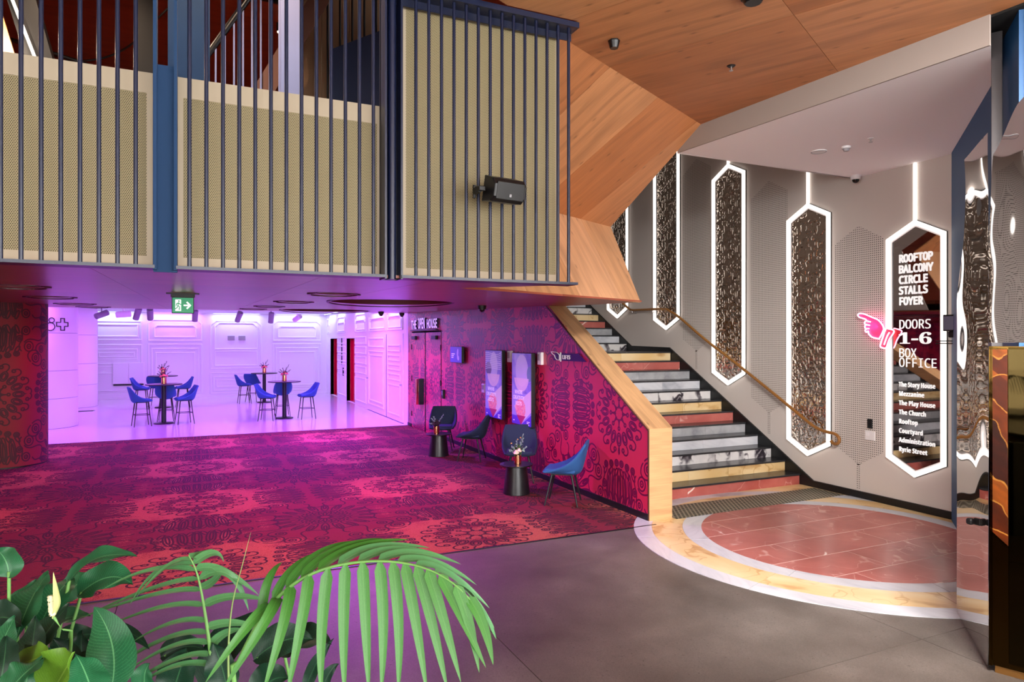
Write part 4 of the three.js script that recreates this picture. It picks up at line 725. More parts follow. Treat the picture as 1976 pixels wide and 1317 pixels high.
cam('black dome camera under the red end of the gallery soffit', [4.135, soffitY(-10.1), -10.1], true); cam('black dome camera near the far edge of the soffit, left one of two', [3.99, soffitY(-16.1), -16.1], true); cam('black dome camera at the corner above the sign-topped doors', [4.75, soffitY(-17.0), -17.0], true);
fitting('ceiling_projector', 'black faceted fitting on the plywood ceiling near the barred screen', 'ceiling fitting', [3.198, 4.74, -4.871], [['base', CYL(0.05, 0.05, 0.012, 0, -0.006, 0, 6), MAT.black], ['head', CYL(0.035, 0.05, 0.055, 0, -0.04, 0, 8), MAT.blackSatin]]);
fitting('ceiling_projector', 'black faceted fitting at the top edge of the plywood ceiling', 'ceiling fitting', [3.72, 4.74, -3.82], [['base', CYL(0.09, 0.09, 0.012, 0, -0.006, 0, 12), MAT.black], ['head', CYL(0.06, 0.085, 0.04, 0, -0.03, 0, 12), MAT.blackSatin]]);
fitting('sprinkler', 'dark sprinkler head hanging from the plywood ceiling', 'sprinkler', [4.473, 4.74, -4.867], [['rose', CYL(0.03, 0.04, 0.01, 0, -0.005, 0), MAT.black], ['head', CYL(0.008, 0.008, 0.035, 0, -0.025, 0), MAT.steel], ['deflector', CYL(0.018, 0.018, 0.004, 0, -0.045, 0), MAT.steel]]);
{
  const z = -8.37, y = soffitY(z), t = thing('exit_sign', 'green running-man exit sign hanging from the gallery soffit', 'exit sign', [-0.14, y, z], -0.02);
  mesh('mount', M([B(0.33, 0.012, 0.1, 0, -0.006, 0), B(0.24, 0.035, 0.05, 0, -0.028, 0)]), MAT.black, t); mesh('housing', RB(0.222, 0.18, 0.03, 0.006, 0, -0.135, 0), MAT.charcoal, t);
  const tx = canvasTex(512, 400, (c) => {
    c.fillStyle = '#0c6b45'; c.fillRect(0, 0, 512, 400); c.fillStyle = '#eef4ee'; c.fillRect(70, 50, 140, 300); c.strokeStyle = '#0c6b45'; c.fillStyle = '#0c6b45'; c.lineWidth = 26; c.lineCap = 'round'; c.lineJoin = 'round';
    c.beginPath(); c.arc(158, 90, 22, 0, 7); c.fill(); c.beginPath(); c.moveTo(150, 130); c.lineTo(135, 205); c.lineTo(175, 250); c.lineTo(165, 320); c.moveTo(135, 205); c.lineTo(115, 265); c.lineTo(70, 300); c.moveTo(150, 135); c.lineTo(105, 160); c.lineTo(90, 210); c.moveTo(152, 135); c.lineTo(185, 175); c.lineTo(215, 180); c.stroke();
    c.strokeStyle = '#eef4ee'; c.lineWidth = 38; c.lineCap = 'butt'; c.lineJoin = 'miter'; c.beginPath(); c.moveTo(275, 200); c.lineTo(425, 200); c.moveTo(350, 110); c.lineTo(435, 200); c.lineTo(350, 290); c.stroke();
  });
  const f = mesh('face', new THREE.PlaneGeometry(0.208, 0.166).translate(0, -0.135, 0.0158), new THREE.MeshStandardMaterial({ map: tx, emissiveMap: tx, emissive: new THREE.Color('#ffffff'), emissiveIntensity: 0.75, roughness: 0.4 }), t);
}

// ---------------------------------------------------------------- things on the printed wall
function wallBox(name, label, category, z0, z1, y0, y1, d, faceMat, stand = 0.0) {
  const t = thing(name, label, category, [WX, (y0 + y1) / 2, (z0 + z1) / 2], -Math.PI / 2), w = z1 - z0, h = y1 - y0;
  mesh('case', RB(w, h, d, 0.008, 0, 0, stand + d / 2), MAT.blackSatin, t); mesh('screen', new THREE.PlaneGeometry(w - 0.02, h - 0.02).translate(0, 0, stand + d + 0.001), faceMat, t);
  if (stand) mesh('wall_mount', RB(w * 0.5, h * 0.6, stand + 0.01, 0.005, 0, 0, stand / 2), MAT.black, t);
  return t;
}
const lit = (tx, k) => new THREE.MeshStandardMaterial({ map: tx, emissiveMap: tx, emissive: new THREE.Color('#ffffff'), emissiveIntensity: k, roughness: 0.35 });
const posterTex = (seed, text, wide) => canvasTex(512, 850, (c, W, H) => {
  let s = seed; const r = () => { s = (s * 1664525 + 1013904223) >>> 0; return s / 4294967296; };
  c.fillStyle = '#7a6fd0'; c.fillRect(0, 0, W, H);
  for (let i = 0; i < 46; i++) { c.globalAlpha = 0.16; c.fillStyle = ['#b9a6e6', '#5647b8', '#d0c0ee', '#8fa0d8', '#43389a'][Math.floor(r() * 5)]; c.beginPath(); c.ellipse(r() * W, r() * H * 0.7, 30 + r() * 120, 20 + r() * 90, r() * 3, 0, 7); c.fill(); }
  c.globalAlpha = 0.85; c.fillStyle = '#b7a9de'; c.beginPath(); c.ellipse(W * 0.52, H * 0.24, wide ? 165 : 120, 190, 0, 0, 7); c.fill();
  if (!wide) { c.fillStyle = '#4c4270'; c.beginPath(); c.ellipse(W * 0.2, H * 0.27, 95, 85, 0.3, 0, 7); c.fill(); c.strokeStyle = '#cfc4ea'; c.lineWidth = 9; for (let i = 0; i < 9; i++) { c.beginPath(); c.moveTo(0, 30 + i * 26); c.bezierCurveTo(160, 10 + i * 24, 330, 90 + i * 18, 500, 20 + i * 26); c.stroke(); } }
  else { c.fillStyle = '#56749c'; c.beginPath(); c.ellipse(W * 0.92, H * 0.28, 70, 90, 0, 0, 7); c.fill(); }
  c.fillStyle = '#d0b2d6'; c.beginPath(); c.arc(W * 0.5, H * 0.3, 200, 0.2, Math.PI - 0.2); c.fill();
  c.globalAlpha = 1; c.fillStyle = '#8d83d6'; c.fillRect(0, H * 0.56, W, H * 0.44);
  c.fillStyle = '#c7b2d2'; c.beginPath(); c.moveTo(W, H * 0.5); c.lineTo(W, H * 0.8); c.lineTo(W * 0.5, H * 0.98); c.lineTo(W * 0.12, H * 0.75); c.closePath(); c.fill();
  for (let i = 0; i < 900; i++) { const a = r() * Math.PI * 2, q = Math.sqrt(r()); c.fillStyle = ['#e06a8a', '#e88a7a', '#c94d86', '#d9a0a8'][Math.floor(r() * 4)]; c.globalAlpha = 0.5; c.beginPath(); c.arc(W * 0.45 + Math.cos(a) * q * 130, H * 0.78 + Math.sin(a) * q * 120, 5 + r() * 6, 0, 7); c.fill(); }
  c.globalAlpha = 1; c.fillStyle = '#4a2fc0'; c.beginPath(); c.moveTo(0, H * 0.88); c.lineTo(W * 0.3, H * 0.88); c.lineTo(W * 0.48, H); c.lineTo(0, H); c.fill(); c.beginPath(); c.moveTo(W, H * 0.84); c.lineTo(W * 0.48, H); c.lineTo(W, H); c.fill();
  c.fillStyle = '#a02060'; c.beginPath(); c.moveTo(W * 0.25, H * 0.87); c.lineTo(W * 0.72, H * 0.87); c.lineTo(W * 0.48, H); c.fill();
  c.fillStyle = '#f2ecff'; c.font = 'bold 62px sans-serif'; c.textAlign = 'center'; text.forEach((l, i) => c.fillText(l, W * 0.36, H * (wide ? 0.57 : 0.6) + i * 68, 300));
  for (let i = 0; i < 3; i++) c.fillRect(W * 0.78, H * 0.935 + i * 17, [78, 44, 66][i], 9); c.fillRect(W * 0.07, H * 0.945, 34, 12);
});
wallBox('lightbox_poster', 'tall lilac lit poster of a face, left one of the pair', 'poster', -11.71, -10.95, 0.808, 2.036, 0.07, lit(posterTex(3, ['WHERE', 'CREATIVITY', 'RESTS'], false), 0.16), 0.07);
wallBox('lightbox_poster', 'tall lilac lit poster reading where creativity rests, right one of the pair', 'poster', -10.535, -9.785, 0.805, 2.005, 0.07, lit(posterTex(9, ['WHERE', 'CREATIVITY', 'RESTS'], true), 0.16), 0.07);
wallBox('display_screen', 'small violet wall screen between the flush doors and the posters', 'screen', -13.76, -13.06, 1.745, 2.088, 0.06, lit(canvasTex(512, 256, (c) => { c.fillStyle = '#4b40a8'; c.fillRect(0, 0, 512, 256); c.fillStyle = '#a98fd8'; c.beginPath(); c.ellipse(340, 95, 34, 66, 0.2, 0, 7); c.fill(); c.beginPath(); c.ellipse(360, 180, 52, 40, 0.6, 0, 7); c.fill(); c.fillStyle = '#e6dcff'; for (let i = 0; i < 3; i++) c.fillRect(60, 110 + i * 30, [150, 110, 90][i], 14); }), 0.2), 0.04);
for (const [z, y, w, h, label, n] of [[-10.86, 1.93, 0.14, 0.2, 'small pale sensor box high on the wall beside the left poster', 'sensor_box'], [-9.69, 1.92, 0.13, 0.2, 'small pale sensor box high on the wall beside the right poster', 'sensor_box'], [-12.05, 1.3, 0.14, 0.17, 'small pale control plate left of the posters', 'control_plate'], [-14.42, 1.02, 0.08, 0.2, 'small dark release button right of the flush doors', 'door_button']]) {
  const t = thing(n, label, n === 'door_button' ? 'button' : n === 'control_plate' ? 'control' : 'sensor', [WX, y, z], -Math.PI / 2), m = n === 'door_button' ? MAT.charcoal : MAT.plasticWhite;
  mesh('body', RB(w, h, 0.05, 0.008, 0, 0, 0.025), m, t); mesh('cover', RB(w * 0.6, h * 0.5, 0.012, 0.004, 0, h * 0.1, 0.054), MAT.plasticGrey, t);
}
const font = await new FontLoader().loadAsync('fonts/droid/droid_sans_bold.typeface.json');
function letters(text, size, depth, mats, parent, width) {
  const gs = [...text].map((ch) => ch === ' ' ? null : new TextGeometry(ch, { font, size, depth, curveSegments: 4, bevelEnabled: false })); let x = 0; const items = [];
  for (const g of gs) { if (!g) { x += size * 0.4; continue; } g.computeBoundingBox(); items.push([g, x - g.boundingBox.min.x]); x += g.boundingBox.max.x - g.boundingBox.min.x + size * 0.12; }
  const k = width / x; for (const [g, o] of items) { const m = mesh('letter', g, mats, parent); m.position.x = o * k; m.scale.x = k; }
}
{
  const t = thing('door_sign', 'raised lettering THE OPEN HOUSE over the flush printed doors', 'sign', [WX, 2.5, -16.85], -Math.PI / 2);
  const dark = std('#2a1a5a', 0.4), pale = std('#efe6ff', 0.4, { emissive: new THREE.Color('#c9a8ff'), emissiveIntensity: 0.5 });
  const w1 = new THREE.Group(), w2 = new THREE.Group(), w3 = new THREE.Group(); w1.name = 'word'; w2.name = 'word'; w3.name = 'word'; t.add(w1, w2, w3); w2.position.set(0.6, 0.0, 0.0); w3.position.set(1.28, 0, 0);
  letters('THE', 0.22, 0.045, [pale, dark], w1, 0.46); letters('OPEN', 0.26, 0.05, [pale, dark], w2, 0.56); letters('HOUSE', 0.22, 0.045, [pale, dark], w3, 0.78);
  mesh('rail', RB(2.06, 0.03, 0.06, 0.006, 1.02, -0.035, 0.05), MAT.charcoal, t);
}
{
  const t = thing('lifts_sign', 'dark purple arrow board reading LIFTS with a pointing hand outline', 'sign', [WX, 1.96, -9.25], -Math.PI / 2);
  mesh('board', slab3([V(0.0, -0.055, 0.03), V(0.96, -0.055, 0.03), V(0.74, 0.055, 0.03), V(0.05, 0.055, 0.03)], 0.02), std('#33125e', 0.5), t);
  mesh('hand', polyTube([[0.02, 0.075], [0.16, 0.07], [0.22, 0.06], [0.28, 0.03], [0.28, -0.05], [0.2, -0.045], [0.15, -0.02], [0.13, 0.02], [0.05, 0.045]].map(([x, y]) => V(x - 0.08, y, 0.036)), 0.006, 5, true), MAT.plasticWhite, t);
  mesh('cuff', polyTube([[0.225, 0.065], [0.25, 0.065], [0.25, -0.065], [0.225, -0.065]].map(([x, y]) => V(x, y, 0.036)), 0.005, 5, true), MAT.plasticWhite, t);
  const word = new THREE.Group(); word.name = 'word'; word.position.set(0.29, -0.03, 0.03); t.add(word); letters('LIFTS', 0.06, 0.006, MAT.plasticWhite, word, 0.24);
}
{ // outlined toilet icons standing off the white column
  const t = thing('icon_sign', 'black outline icons of people and a cross on the near white column', 'sign', [-3.69, 2.62, -21.0]), r = 0.875, P = (l) => l.map(([s, y]) => { const a = 0.52 + s / r; return V(r * Math.sin(a), y, r * Math.cos(a)); });
  const ico = (l, closed = true) => mesh('icon', polyTube(P(l), 0.011, 5, closed), MAT.black, t);
  const circ = (x, y, q) => Array.from({ length: 14 }, (_, i) => [x + q * Math.cos(i / 14 * 6.2832), y + q * Math.sin(i / 14 * 6.2832)]);
  ico([[-0.55, -0.1], [-0.42, 0.18], [-0.3, -0.1]]); ico(circ(-0.42, 0.24, 0.06)); ico([[-0.3, 0.02], [-0.2, 0.16], [-0.1, 0.02], [-0.16, -0.02], [-0.24, -0.02]]); ico(circ(-0.2, 0.22, 0.05)); ico(circ(-0.06, -0.06, 0.1)); ico(circ(-0.03, 0.1, 0.06));
  ico([[0.18, 0.05], [0.18, 0.15], [0.28, 0.15], [0.28, 0.05], [0.38, 0.05], [0.38, -0.05], [0.28, -0.05], [0.28, -0.15], [0.18, -0.15], [0.18, -0.05], [0.08, -0.05], [0.08, 0.05]]);
}

// ---------------------------------------------------------------- upholstered seats
function shell(S, t) {                                                 // a bucket: seat, curled wings and back as one skin of thickness t
  const cen = [[0.25, -0.005], [0.235, 0.012], [0.1, 0.0], [-0.08, -0.012], [-0.175, -0.005], [-0.215, 0.04], [-0.245, 0.14], [-0.275, 0.26], [-0.3, 0.375], [-0.305, 0.39]];
  const sid = [[0.24, 0.0], [0.225, 0.02], [0.11, 0.05], [-0.01, 0.092], [-0.1, 0.145], [-0.165, 0.2], [-0.215, 0.26], [-0.26, 0.32], [-0.297, 0.376], [-0.304, 0.388]];
  const hw = [0.215, 0.228, 0.24, 0.25, 0.252, 0.25, 0.247, 0.24, 0.228, 0.22], nu = 24, nv = 36;
  const crv = (l) => new THREE.CatmullRomCurve3(l.map(([z, y]) => V(0, y, z)), false, 'catmullrom', 0.5), cc = crv(cen), cs = crv(sid), ch = new THREE.CatmullRomCurve3(hw.map((w, i) => V(w, 0, i)));
  const P = [], idx = [], grid = [];
  for (let j = 0; j <= nv; j++) { const v = j / nv, a = cc.getPoint(v), b = cs.getPoint(v), w = ch.getPoint(v).x; for (let i = 0; i <= nu; i++) { const u = i / nu * 2 - 1, k = Math.pow(Math.abs(u), 2.6); grid.push(V(u * w, a.y + (b.y - a.y) * k, a.z + (b.z - a.z) * k).multiplyScalar(S)); } }
  const at = (i, j) => grid[Math.min(nv, Math.max(0, j)) * (nu + 1) + Math.min(nu, Math.max(0, i))];
  const out = [];
  for (let j = 0; j <= nv; j++) for (let i = 0; i <= nu; i++) { const n = at(i + 1, j).clone().sub(at(i - 1, j)).cross(at(i, j + 1).clone().sub(at(i, j - 1))).normalize(); out.push(at(i, j).clone().addScaledVector(n, -t * (1.5 - 0.5 * Math.abs(i / nu * 2 - 1)))); }
  const N = (nu + 1) * (nv + 1); for (const p of [...grid, ...out]) P.push(p.x, p.y, p.z);
  const q = (a, b, c, d) => idx.push(a, b, c, a, c, d), id = (i, j) => j * (nu + 1) + i;
  for (let j = 0; j < nv; j++) for (let i = 0; i < nu; i++) { q(id(i, j), id(i + 1, j), id(i + 1, j + 1), id(i, j + 1)); q(N + id(i, j), N + id(i, j + 1), N + id(i + 1, j + 1), N + id(i + 1, j)); }
  for (let i = 0; i < nu; i++) { q(id(i, 0), N + id(i, 0), N + id(i + 1, 0), id(i + 1, 0)); q(id(i, nv), id(i + 1, nv), N + id(i + 1, nv), N + id(i, nv)); }
  for (let j = 0; j < nv; j++) { q(id(0, j), id(0, j + 1), N + id(0, j + 1), N + id(0, j)); q(id(nu, j), N + id(nu, j), N + id(nu, j + 1), id(nu, j + 1)); }
  const g = new THREE.BufferGeometry(); g.setAttribute('position', new THREE.Float32BufferAttribute(P, 3)); g.setIndex(idx); g.computeVertexNormals(); return boxUV(g);
}
function cushion(S) { const g = new RoundedBoxGeometry(0.4, 0.06, 0.4, 4, 0.028), p = g.attributes.position; for (let i = 0; i < p.count; i++) { const x = p.getX(i), z = p.getZ(i), y = p.getY(i); p.setY(i, y + (y > 0 ? 0.014 * (1 - (x / 0.2) ** 2) * (1 - (z / 0.2) ** 2) : 0)); } g.scale(S, S, S); g.computeVertexNormals(); return boxUV(g); }
function makeSeat(name, label, category, at, ry, tall, mat, group) {
  const t = thing(name, label, category, at, ry, group), sy = tall ? 0.655 : 0.445, S = tall ? 0.94 : 1.03;
  mesh('shell', shell(S, 0.03).translate(0, sy, 0), mat, t); mesh('seat_cushion', cushion(S).translate(0, sy + 0.018, 0.02), mat, t);
  const fx = tall ? 0.2 : 0.215, tx = 0.13;
  for (const [sx, sz] of [[1, 1], [-1, 1], [1, -1], [-1, -1]]) mesh('leg', rod(V(sx * tx, sy - 0.03, sz * 0.13), V(sx * fx, 0, sz * (tall ? 0.2 : 0.22)), tall ? 0.014 : 0.017, tall ? 0.009 : 0.01, 12), MAT.charcoal, t);
  mesh('under_frame', M([B(0.3, 0.02, 0.03, 0, sy - 0.035, 0.13), B(0.3, 0.02, 0.03, 0, sy - 0.035, -0.13), B(0.03, 0.02, 0.28, 0.12, sy - 0.035, 0), B(0.03, 0.02, 0.28, -0.12, sy - 0.035, 0)]), MAT.charcoal, t);
  if (tall) { const k = 0.3, x = tx + (fx - tx) * (1 - k / sy), z = 0.13 + 0.07 * (1 - k / sy); mesh('footrest', polyTube([V(x, k, z), V(x, k, -z), V(-x, k, -z), V(-x, k, z)], 0.008, 6, true), MAT.charcoal, t); }
  return t;
}
const face = (x, z) => Math.atan2(x, z);
makeSeat('lounge_chair', 'bright blue upholstered chair nearest the plywood end of the wall', 'chair', [4.5, 0.006, -8.1], face(-0.8, -0.6), false, MAT.velvet);
const c2 = makeSeat('lounge_chair', 'dark blue chair behind the flowers of the nearer side table', 'chair', [4.6, 0.006, -9.68], face(-0.42, 0.9), false, MAT.velvetDark);
dup(c2, [4.6, 0.006, -11.74], face(-0.82, -0.57), 'dark blue chair seen from its side below the left poster');
dup(c2, [4.52, 0.006, -13.15], face(-0.42, 0.9), 'dark blue chair behind the farther side table by the doors');

// flowers
const flowerMats = { leaf: std('#39552f', 0.7, { side: THREE.DoubleSide }), grey: std('#8fa3a0', 0.7, { side: THREE.DoubleSide }), dark: std('#3a2630', 0.7, { side: THREE.DoubleSide }), cream: std('#e8c9b4', 0.7), gold: std('#e0a94a', 0.7), rose: std('#c65a6c', 0.7), coral: std('#e07a5a', 0.7) };
function bloomGeo(r) { const list = []; for (let k = 0; k < 3; k++) for (let i = 0; i < 7; i++) { const a = i / 7 * 6.283 + k * 0.45, q = r * (1 - k * 0.28), g = new THREE.SphereGeometry(q * 0.55, 7, 5).scale(1, 0.35, 1).rotateZ(-0.5 - k * 0.35).translate(q * 0.55, k * r * 0.28, 0).rotateY(a); list.push(g); } list.push(new THREE.SphereGeometry(r * 0.45, 8, 6).translate(0, r * 0.4, 0)); return M(list); }
const leaflet = (l, w) => { const g = new THREE.PlaneGeometry(w, l, 2, 4).translate(0, l / 2, 0), p = g.attributes.position; for (let i = 0; i < p.count; i++) { const v = p.getY(i) / l; p.setX(i, p.getX(i) * Math.sin(Math.PI * Math.min(0.98, 0.08 + v * 0.9))); p.setZ(i, -0.3 * l * v * v + Math.abs(p.getX(i)) * 0.3); } g.computeVertexNormals(); return g; };
function bouquet(label, at, pal, vaseH, vaseR, group) {
  const t = thing('flower_vase', label, 'flower vase', at, 0, group);
  mesh('vase', LATHE([[0, 0], [vaseR * 0.96, 0], [vaseR, 0.004], [vaseR, vaseH], [vaseR * 0.93, vaseH], [vaseR * 0.93, 0.02], [0, 0.02]], 28), MAT.copper, t);
  const leaves = [], sprigs = [], buds = [];
  for (let i = 0; i < 34; i++) { const a = rr(0, 6.28), tilt = rr(0.2, 1.35), l = rr(0.06, 0.11); leaves.push(put(leaflet(l, rr(0.02, 0.038)), 0, 0, 0, tilt, 0, 0).rotateY(a).translate(Math.sin(a) * rr(0.01, 0.06), vaseH + rr(-0.02, 0.07), Math.cos(a) * rr(0.01, 0.06))); }
  for (const [dx, dy, dz] of pal.sprigs) { const a = V(0, vaseH - 0.02, 0), b = V(dx, vaseH + dy, dz), m = a.clone().lerp(b, 0.5).add(V(0, 0.02, 0)); sprigs.push(TUBE([a, m, b], 0.0022, 8, 5)); for (let i = 0; i < 9; i++) { const p = m.clone().lerp(b, i / 8); buds.push(put(leaflet(0.028, 0.016), p.x, p.y, p.z, rr(-1, 1), rr(0, 6), rr(-1, 1)), new THREE.SphereGeometry(0.006, 6, 4).translate(p.x + rr(-0.012, 0.012), p.y + rr(-0.01, 0.01), p.z + rr(-0.012, 0.012))); } }
  mesh('foliage', M(leaves), pal.leaf, t); mesh('stem', M(sprigs), pal.leaf, t); mesh('sprig', M(buds), pal.sprig, t);
  for (const [x, y, z, r, m] of pal.blooms) { const b = mesh('bloom', bloomGeo(r), m, t); b.position.set(x, vaseH + y, z); b.rotation.set(z * 6, 0, -x * 6); }
  return t;
}
const F = flowerMats;
const palNear = { leaf: F.leaf, sprig: F.grey, sprigs: [[0.1, 0.27, -0.03], [0.08, 0.22, 0.02], [-0.1, 0.12, 0.03], [-0.02, 0.2, 0], [0.14, 0.1, 0.02], [-0.14, 0.07, 0]], blooms: [[-0.05, 0.05, 0.06, 0.045, F.cream], [0.0, 0.07, 0.05, 0.04, F.cream], [-0.1, 0.17, 0, 0.013, F.gold], [0.0, 0.22, 0, 0.013, F.gold], [0.05, 0.24, -0.01, 0.013, F.gold], [0.07, 0.06, 0.04, 0.03, F.grey]] };
const palFar = { leaf: F.dark, sprig: F.grey, sprigs: [[0.16, 0.2, -0.05], [0.12, 0.16, -0.02], [-0.1, 0.14, 0], [-0.06, 0.18, 0.02], [-0.14, 0.05, 0]], blooms: [[-0.06, 0.04, 0.04, 0.03, F.dark], [0.02, 0.05, 0.04, 0.03, F.dark]] };
const palBar = { leaf: F.dark, sprig: F.dark, sprigs: [[0.12, 0.3, 0], [0.05, 0.22, 0.03], [-0.12, 0.16, 0], [-0.16, 0.1, 0.02], [0.16, 0.14, 0], [-0.04, 0.2, -0.03]], blooms: [[0, 0.06, 0.04, 0.06, F.coral], [-0.07, 0.03, 0.03, 0.045, F.rose], [0.07, 0.04, 0.02, 0.045, F.rose]] };
function sideTable(label, at) {
  const t = thing('side_table', label, 'side table', at);
  mesh('cone_base', LATHE([[0, 0], [0.19, 0], [0.193, 0.006], [0.15, 0.4], [0.148, 0.405], [0, 0.405]], 48), MAT.blackSatin, t); mesh('tabletop', LATHE([[0, 0.405], [0.235, 0.405], [0.24, 0.41], [0.24, 0.42], [0.236, 0.425], [0, 0.425]], 48), MAT.blackSatin, t); return t;
}
sideTable('black cone-footed side table nearer the plywood end of the wall', [4.18, 0.006, -8.9]); sideTable('black cone-footed side table farther along the wall, by the doors', [4.2, 0.006, -12.45]);
bouquet('copper vase of pale roses and yellow buds on the nearer side table', [4.18, 0.432, -8.86], palNear, 0.135, 0.052); bouquet('copper vase of dark foliage on the farther side table', [4.14, 0.432, -12.4], palFar, 0.15, 0.055);

// bar tables and stools of the white room
function barTable(label, at) {
  const t = thing('bar_table', label, 'bar table', at);
  mesh('tabletop', LATHE([[0, 1.03], [0.44, 1.03], [0.45, 1.037], [0.45, 1.05], [0.445, 1.056], [0, 1.056]], 48), MAT.charcoal, t); mesh('column', CYL(0.06, 0.06, 1.0, 0, 0.53, 0, 24), MAT.charcoal, t); mesh('base', LATHE([[0, 0], [0.24, 0], [0.245, 0.008], [0.235, 0.028], [0.07, 0.036], [0, 0.036]], 40), MAT.charcoal, t); return t;
}
const BT = [['left pair, nearer', [-0.8, 0, -20.4]], ['left pair, farther', [-1.02, 0, -25.3]], ['right pair, nearer', [2.26, 0, -20.35]], ['right pair, farther', [2.19, 0, -25.9]]];
BT.forEach(([w, at], i) => {
  barTable('tall round black bar table in the white room, ' + w, at);
  bouquet(['copper vase of coral flowers on the nearer left bar table', 'copper vase of coral flowers on the farther left bar table', 'copper vase of coral flowers on the nearer right bar table', 'copper vase of coral flowers on the farther right bar table'][i], [at[0], 1.057, at[2]], palBar, 0.17, 0.065);
});
const st0 = makeSeat('bar_stool', 'blue bar stool on the left of the nearer left bar table', 'bar stool', [-1.3, 0, -20.02], face(0.85, -0.2), true, MAT.velvet);
for (const [x, z, fx, fz, l] of [[-0.3, -20.15, -0.85, -0.2, 'blue bar stool on the right of the nearer left bar table'], [-0.77, -21.05, 0.05, 1, 'blue bar stool behind the post of the nearer left bar table'], [-1.62, -25.0, 0.9, -0.1, 'blue bar stool on the left of the farther left bar table'], [-0.42, -25.1, -0.9, -0.1, 'blue bar stool on the right of the farther left bar table'], [-1.25, -26.0, 0.2, 1, 'blue bar stool behind the farther left bar table'],
  [1.76, -19.98, 0.85, -0.25, 'blue bar stool on the left of the nearer right bar table'], [2.83, -20.0, -0.9, -0.1, 'blue bar stool on the right of the nearer right bar table'], [2.28, -21.05, 0.0, 1, 'blue bar stool behind the post of the nearer right bar table'], [1.52, -25.8, 0.9, 0.1, 'blue bar stool on the left of the farther right bar table'], [1.85, -26.5, 0.4, 0.9, 'blue bar stool tucked behind the farther right bar table']]) dup(st0, [x, 0, z], face(fx, fz), l);

// track spotlights
function spot(label, at, tilt, ry, white) {
  const t = thing('track_spotlight', label, 'spotlight', at, ry, 'track spotlights of the white room'), m = white ? MAT.plasticWhite : std('#8a8490', 0.4);
  mesh('arm', M([rod(V(0, 0.32, 0), V(0, 0.06, 0), 0.014), B(0.12, 0.03, 0.05, 0, 0.33, 0)]), m, t);
  const c = mesh('can', LATHE([[0, -0.17], [0.075, -0.17], [0.08, -0.16], [0.085, 0.16], [0.08, 0.17], [0.072, 0.17], [0.07, 0.1], [0, 0.1]], 24), m, t); c.rotation.x = tilt;
}
for (const [x, y, z, tilt, ry, w, l] of [[-2.35, 2.92, -21.5, 1.2, 2.2, 0, 'grey track spotlight furthest left, tilted down'], [-1.75, 2.9, -20.5, 1.45, 1.9, 1, 'large white track spotlight turned sideways'], [-1.5, 2.95, -21.5, 0.5, 0.6, 0, 'grey track spotlight just right of the large white one'], [-1.2, 2.95, -21.8, 0.6, 0, 0, 'grey track spotlight third from the left cluster'], [-0.05, 2.95, -22.4, 0.4, 0.1, 0, 'single grey track spotlight above the left tables'], [1.15, 2.93, -22.2, 0.7, 0.4, 0, 'grey track spotlight at the start of the middle track'], [2.15, 2.94, -23.0, 0.3, 0.2, 0, 'grey track spotlight above the middle wall panel'], [2.95, 2.94, -23.0, 1.2, 0.5, 1, 'white ring-faced track spotlight nearest the lifts']]) spot(l, [x, y, z], tilt, ry, w);
[[-2.6, -22.5, -0.9, -19.0], [0.2, -22.6, 1.6, -20.0], [1.8, -23.5, 4.6, -19.5]].forEach(([x0, z0, x1, z1], i) => { const t = thing('lighting_track', ['black lighting track above the left tables', 'black lighting track in the middle of the white ceiling', 'black lighting track running to the right white wall'][i], 'track'), a = V(x0, 3.27, z0), b = V(x1, 3.27, z1), m = a.clone().lerp(b, 0.5); mesh('rail', B(a.distanceTo(b), 0.05, 0.05, m.x, m.y, m.z, 0, -Math.atan2(z1 - z0, x1 - x0), 0), MAT.black, t); for (const p of [a, b]) mesh('end_cap', RB(0.06, 0.06, 0.06, 0.01, p.x, p.y + 0.01, p.z), MAT.charcoal, t); });
{ const t = thing('lift_signs', 'thin vertical lift lettering panel between the two red lift doors', 'sign', [WX - 0.012, 0, -26.2]); mesh('panel', BB(-0.01, 0.01, 1.0, 2.2, -0.35, -0.05), MAT.plasticWhite, t); mesh('strip', BB(-0.02, 0.0, 1.3, 2.35, -0.02, 0.05), MAT.charcoal, t); mesh('call_button', RB(0.03, 0.3, 0.1, 0.008, -0.01, 1.05, 0.3), MAT.charcoal, t); }
{ const t = thing('wall_switches', 'pair of small switch plates high on the moulded back wall', 'switch', [1.45, 2.32, FARZ + 0.02]); mesh('plate', RB(0.26, 0.18, 0.03, 0.01, -0.2, 0, 0), MAT.plasticGrey, t); mesh('plate', RB(0.26, 0.18, 0.03, 0.01, 0.2, 0, 0), MAT.plasticGrey, t); }
{ const t = thing('wall_cabinet', 'small white double-door cabinet low on the moulded wall with a dark slot', 'cabinet', [-2.35, 0.98, FARZ]); mesh('door', RB(0.5, 0.78, 0.03, 0.006, -0.26, 0, 0.07), MAT.white2, t); mesh('door', RB(0.5, 0.78, 0.03, 0.006, 0.26, 0, 0.07), MAT.white2, t); mesh('body', B(1.06, 0.8, 0.06, 0, 0, 0.03), MAT.white2, t); mesh('slot', B(1.0, 0.05, 0.07, 0, -0.44, 0.04), MAT.black, t); }
{ const t = thing('floor_box', 'small dark floor outlet plate by the far white column', 'floor plate', [-3.2, 0, -25.0]); mesh('lid', RB(0.5, 0.012, 0.3, 0.004, 0, 0.004, 0), MAT.charcoal, t); mesh('rim', B(0.54, 0.006, 0.34, 0, 0.002, 0), MAT.steel, t); }

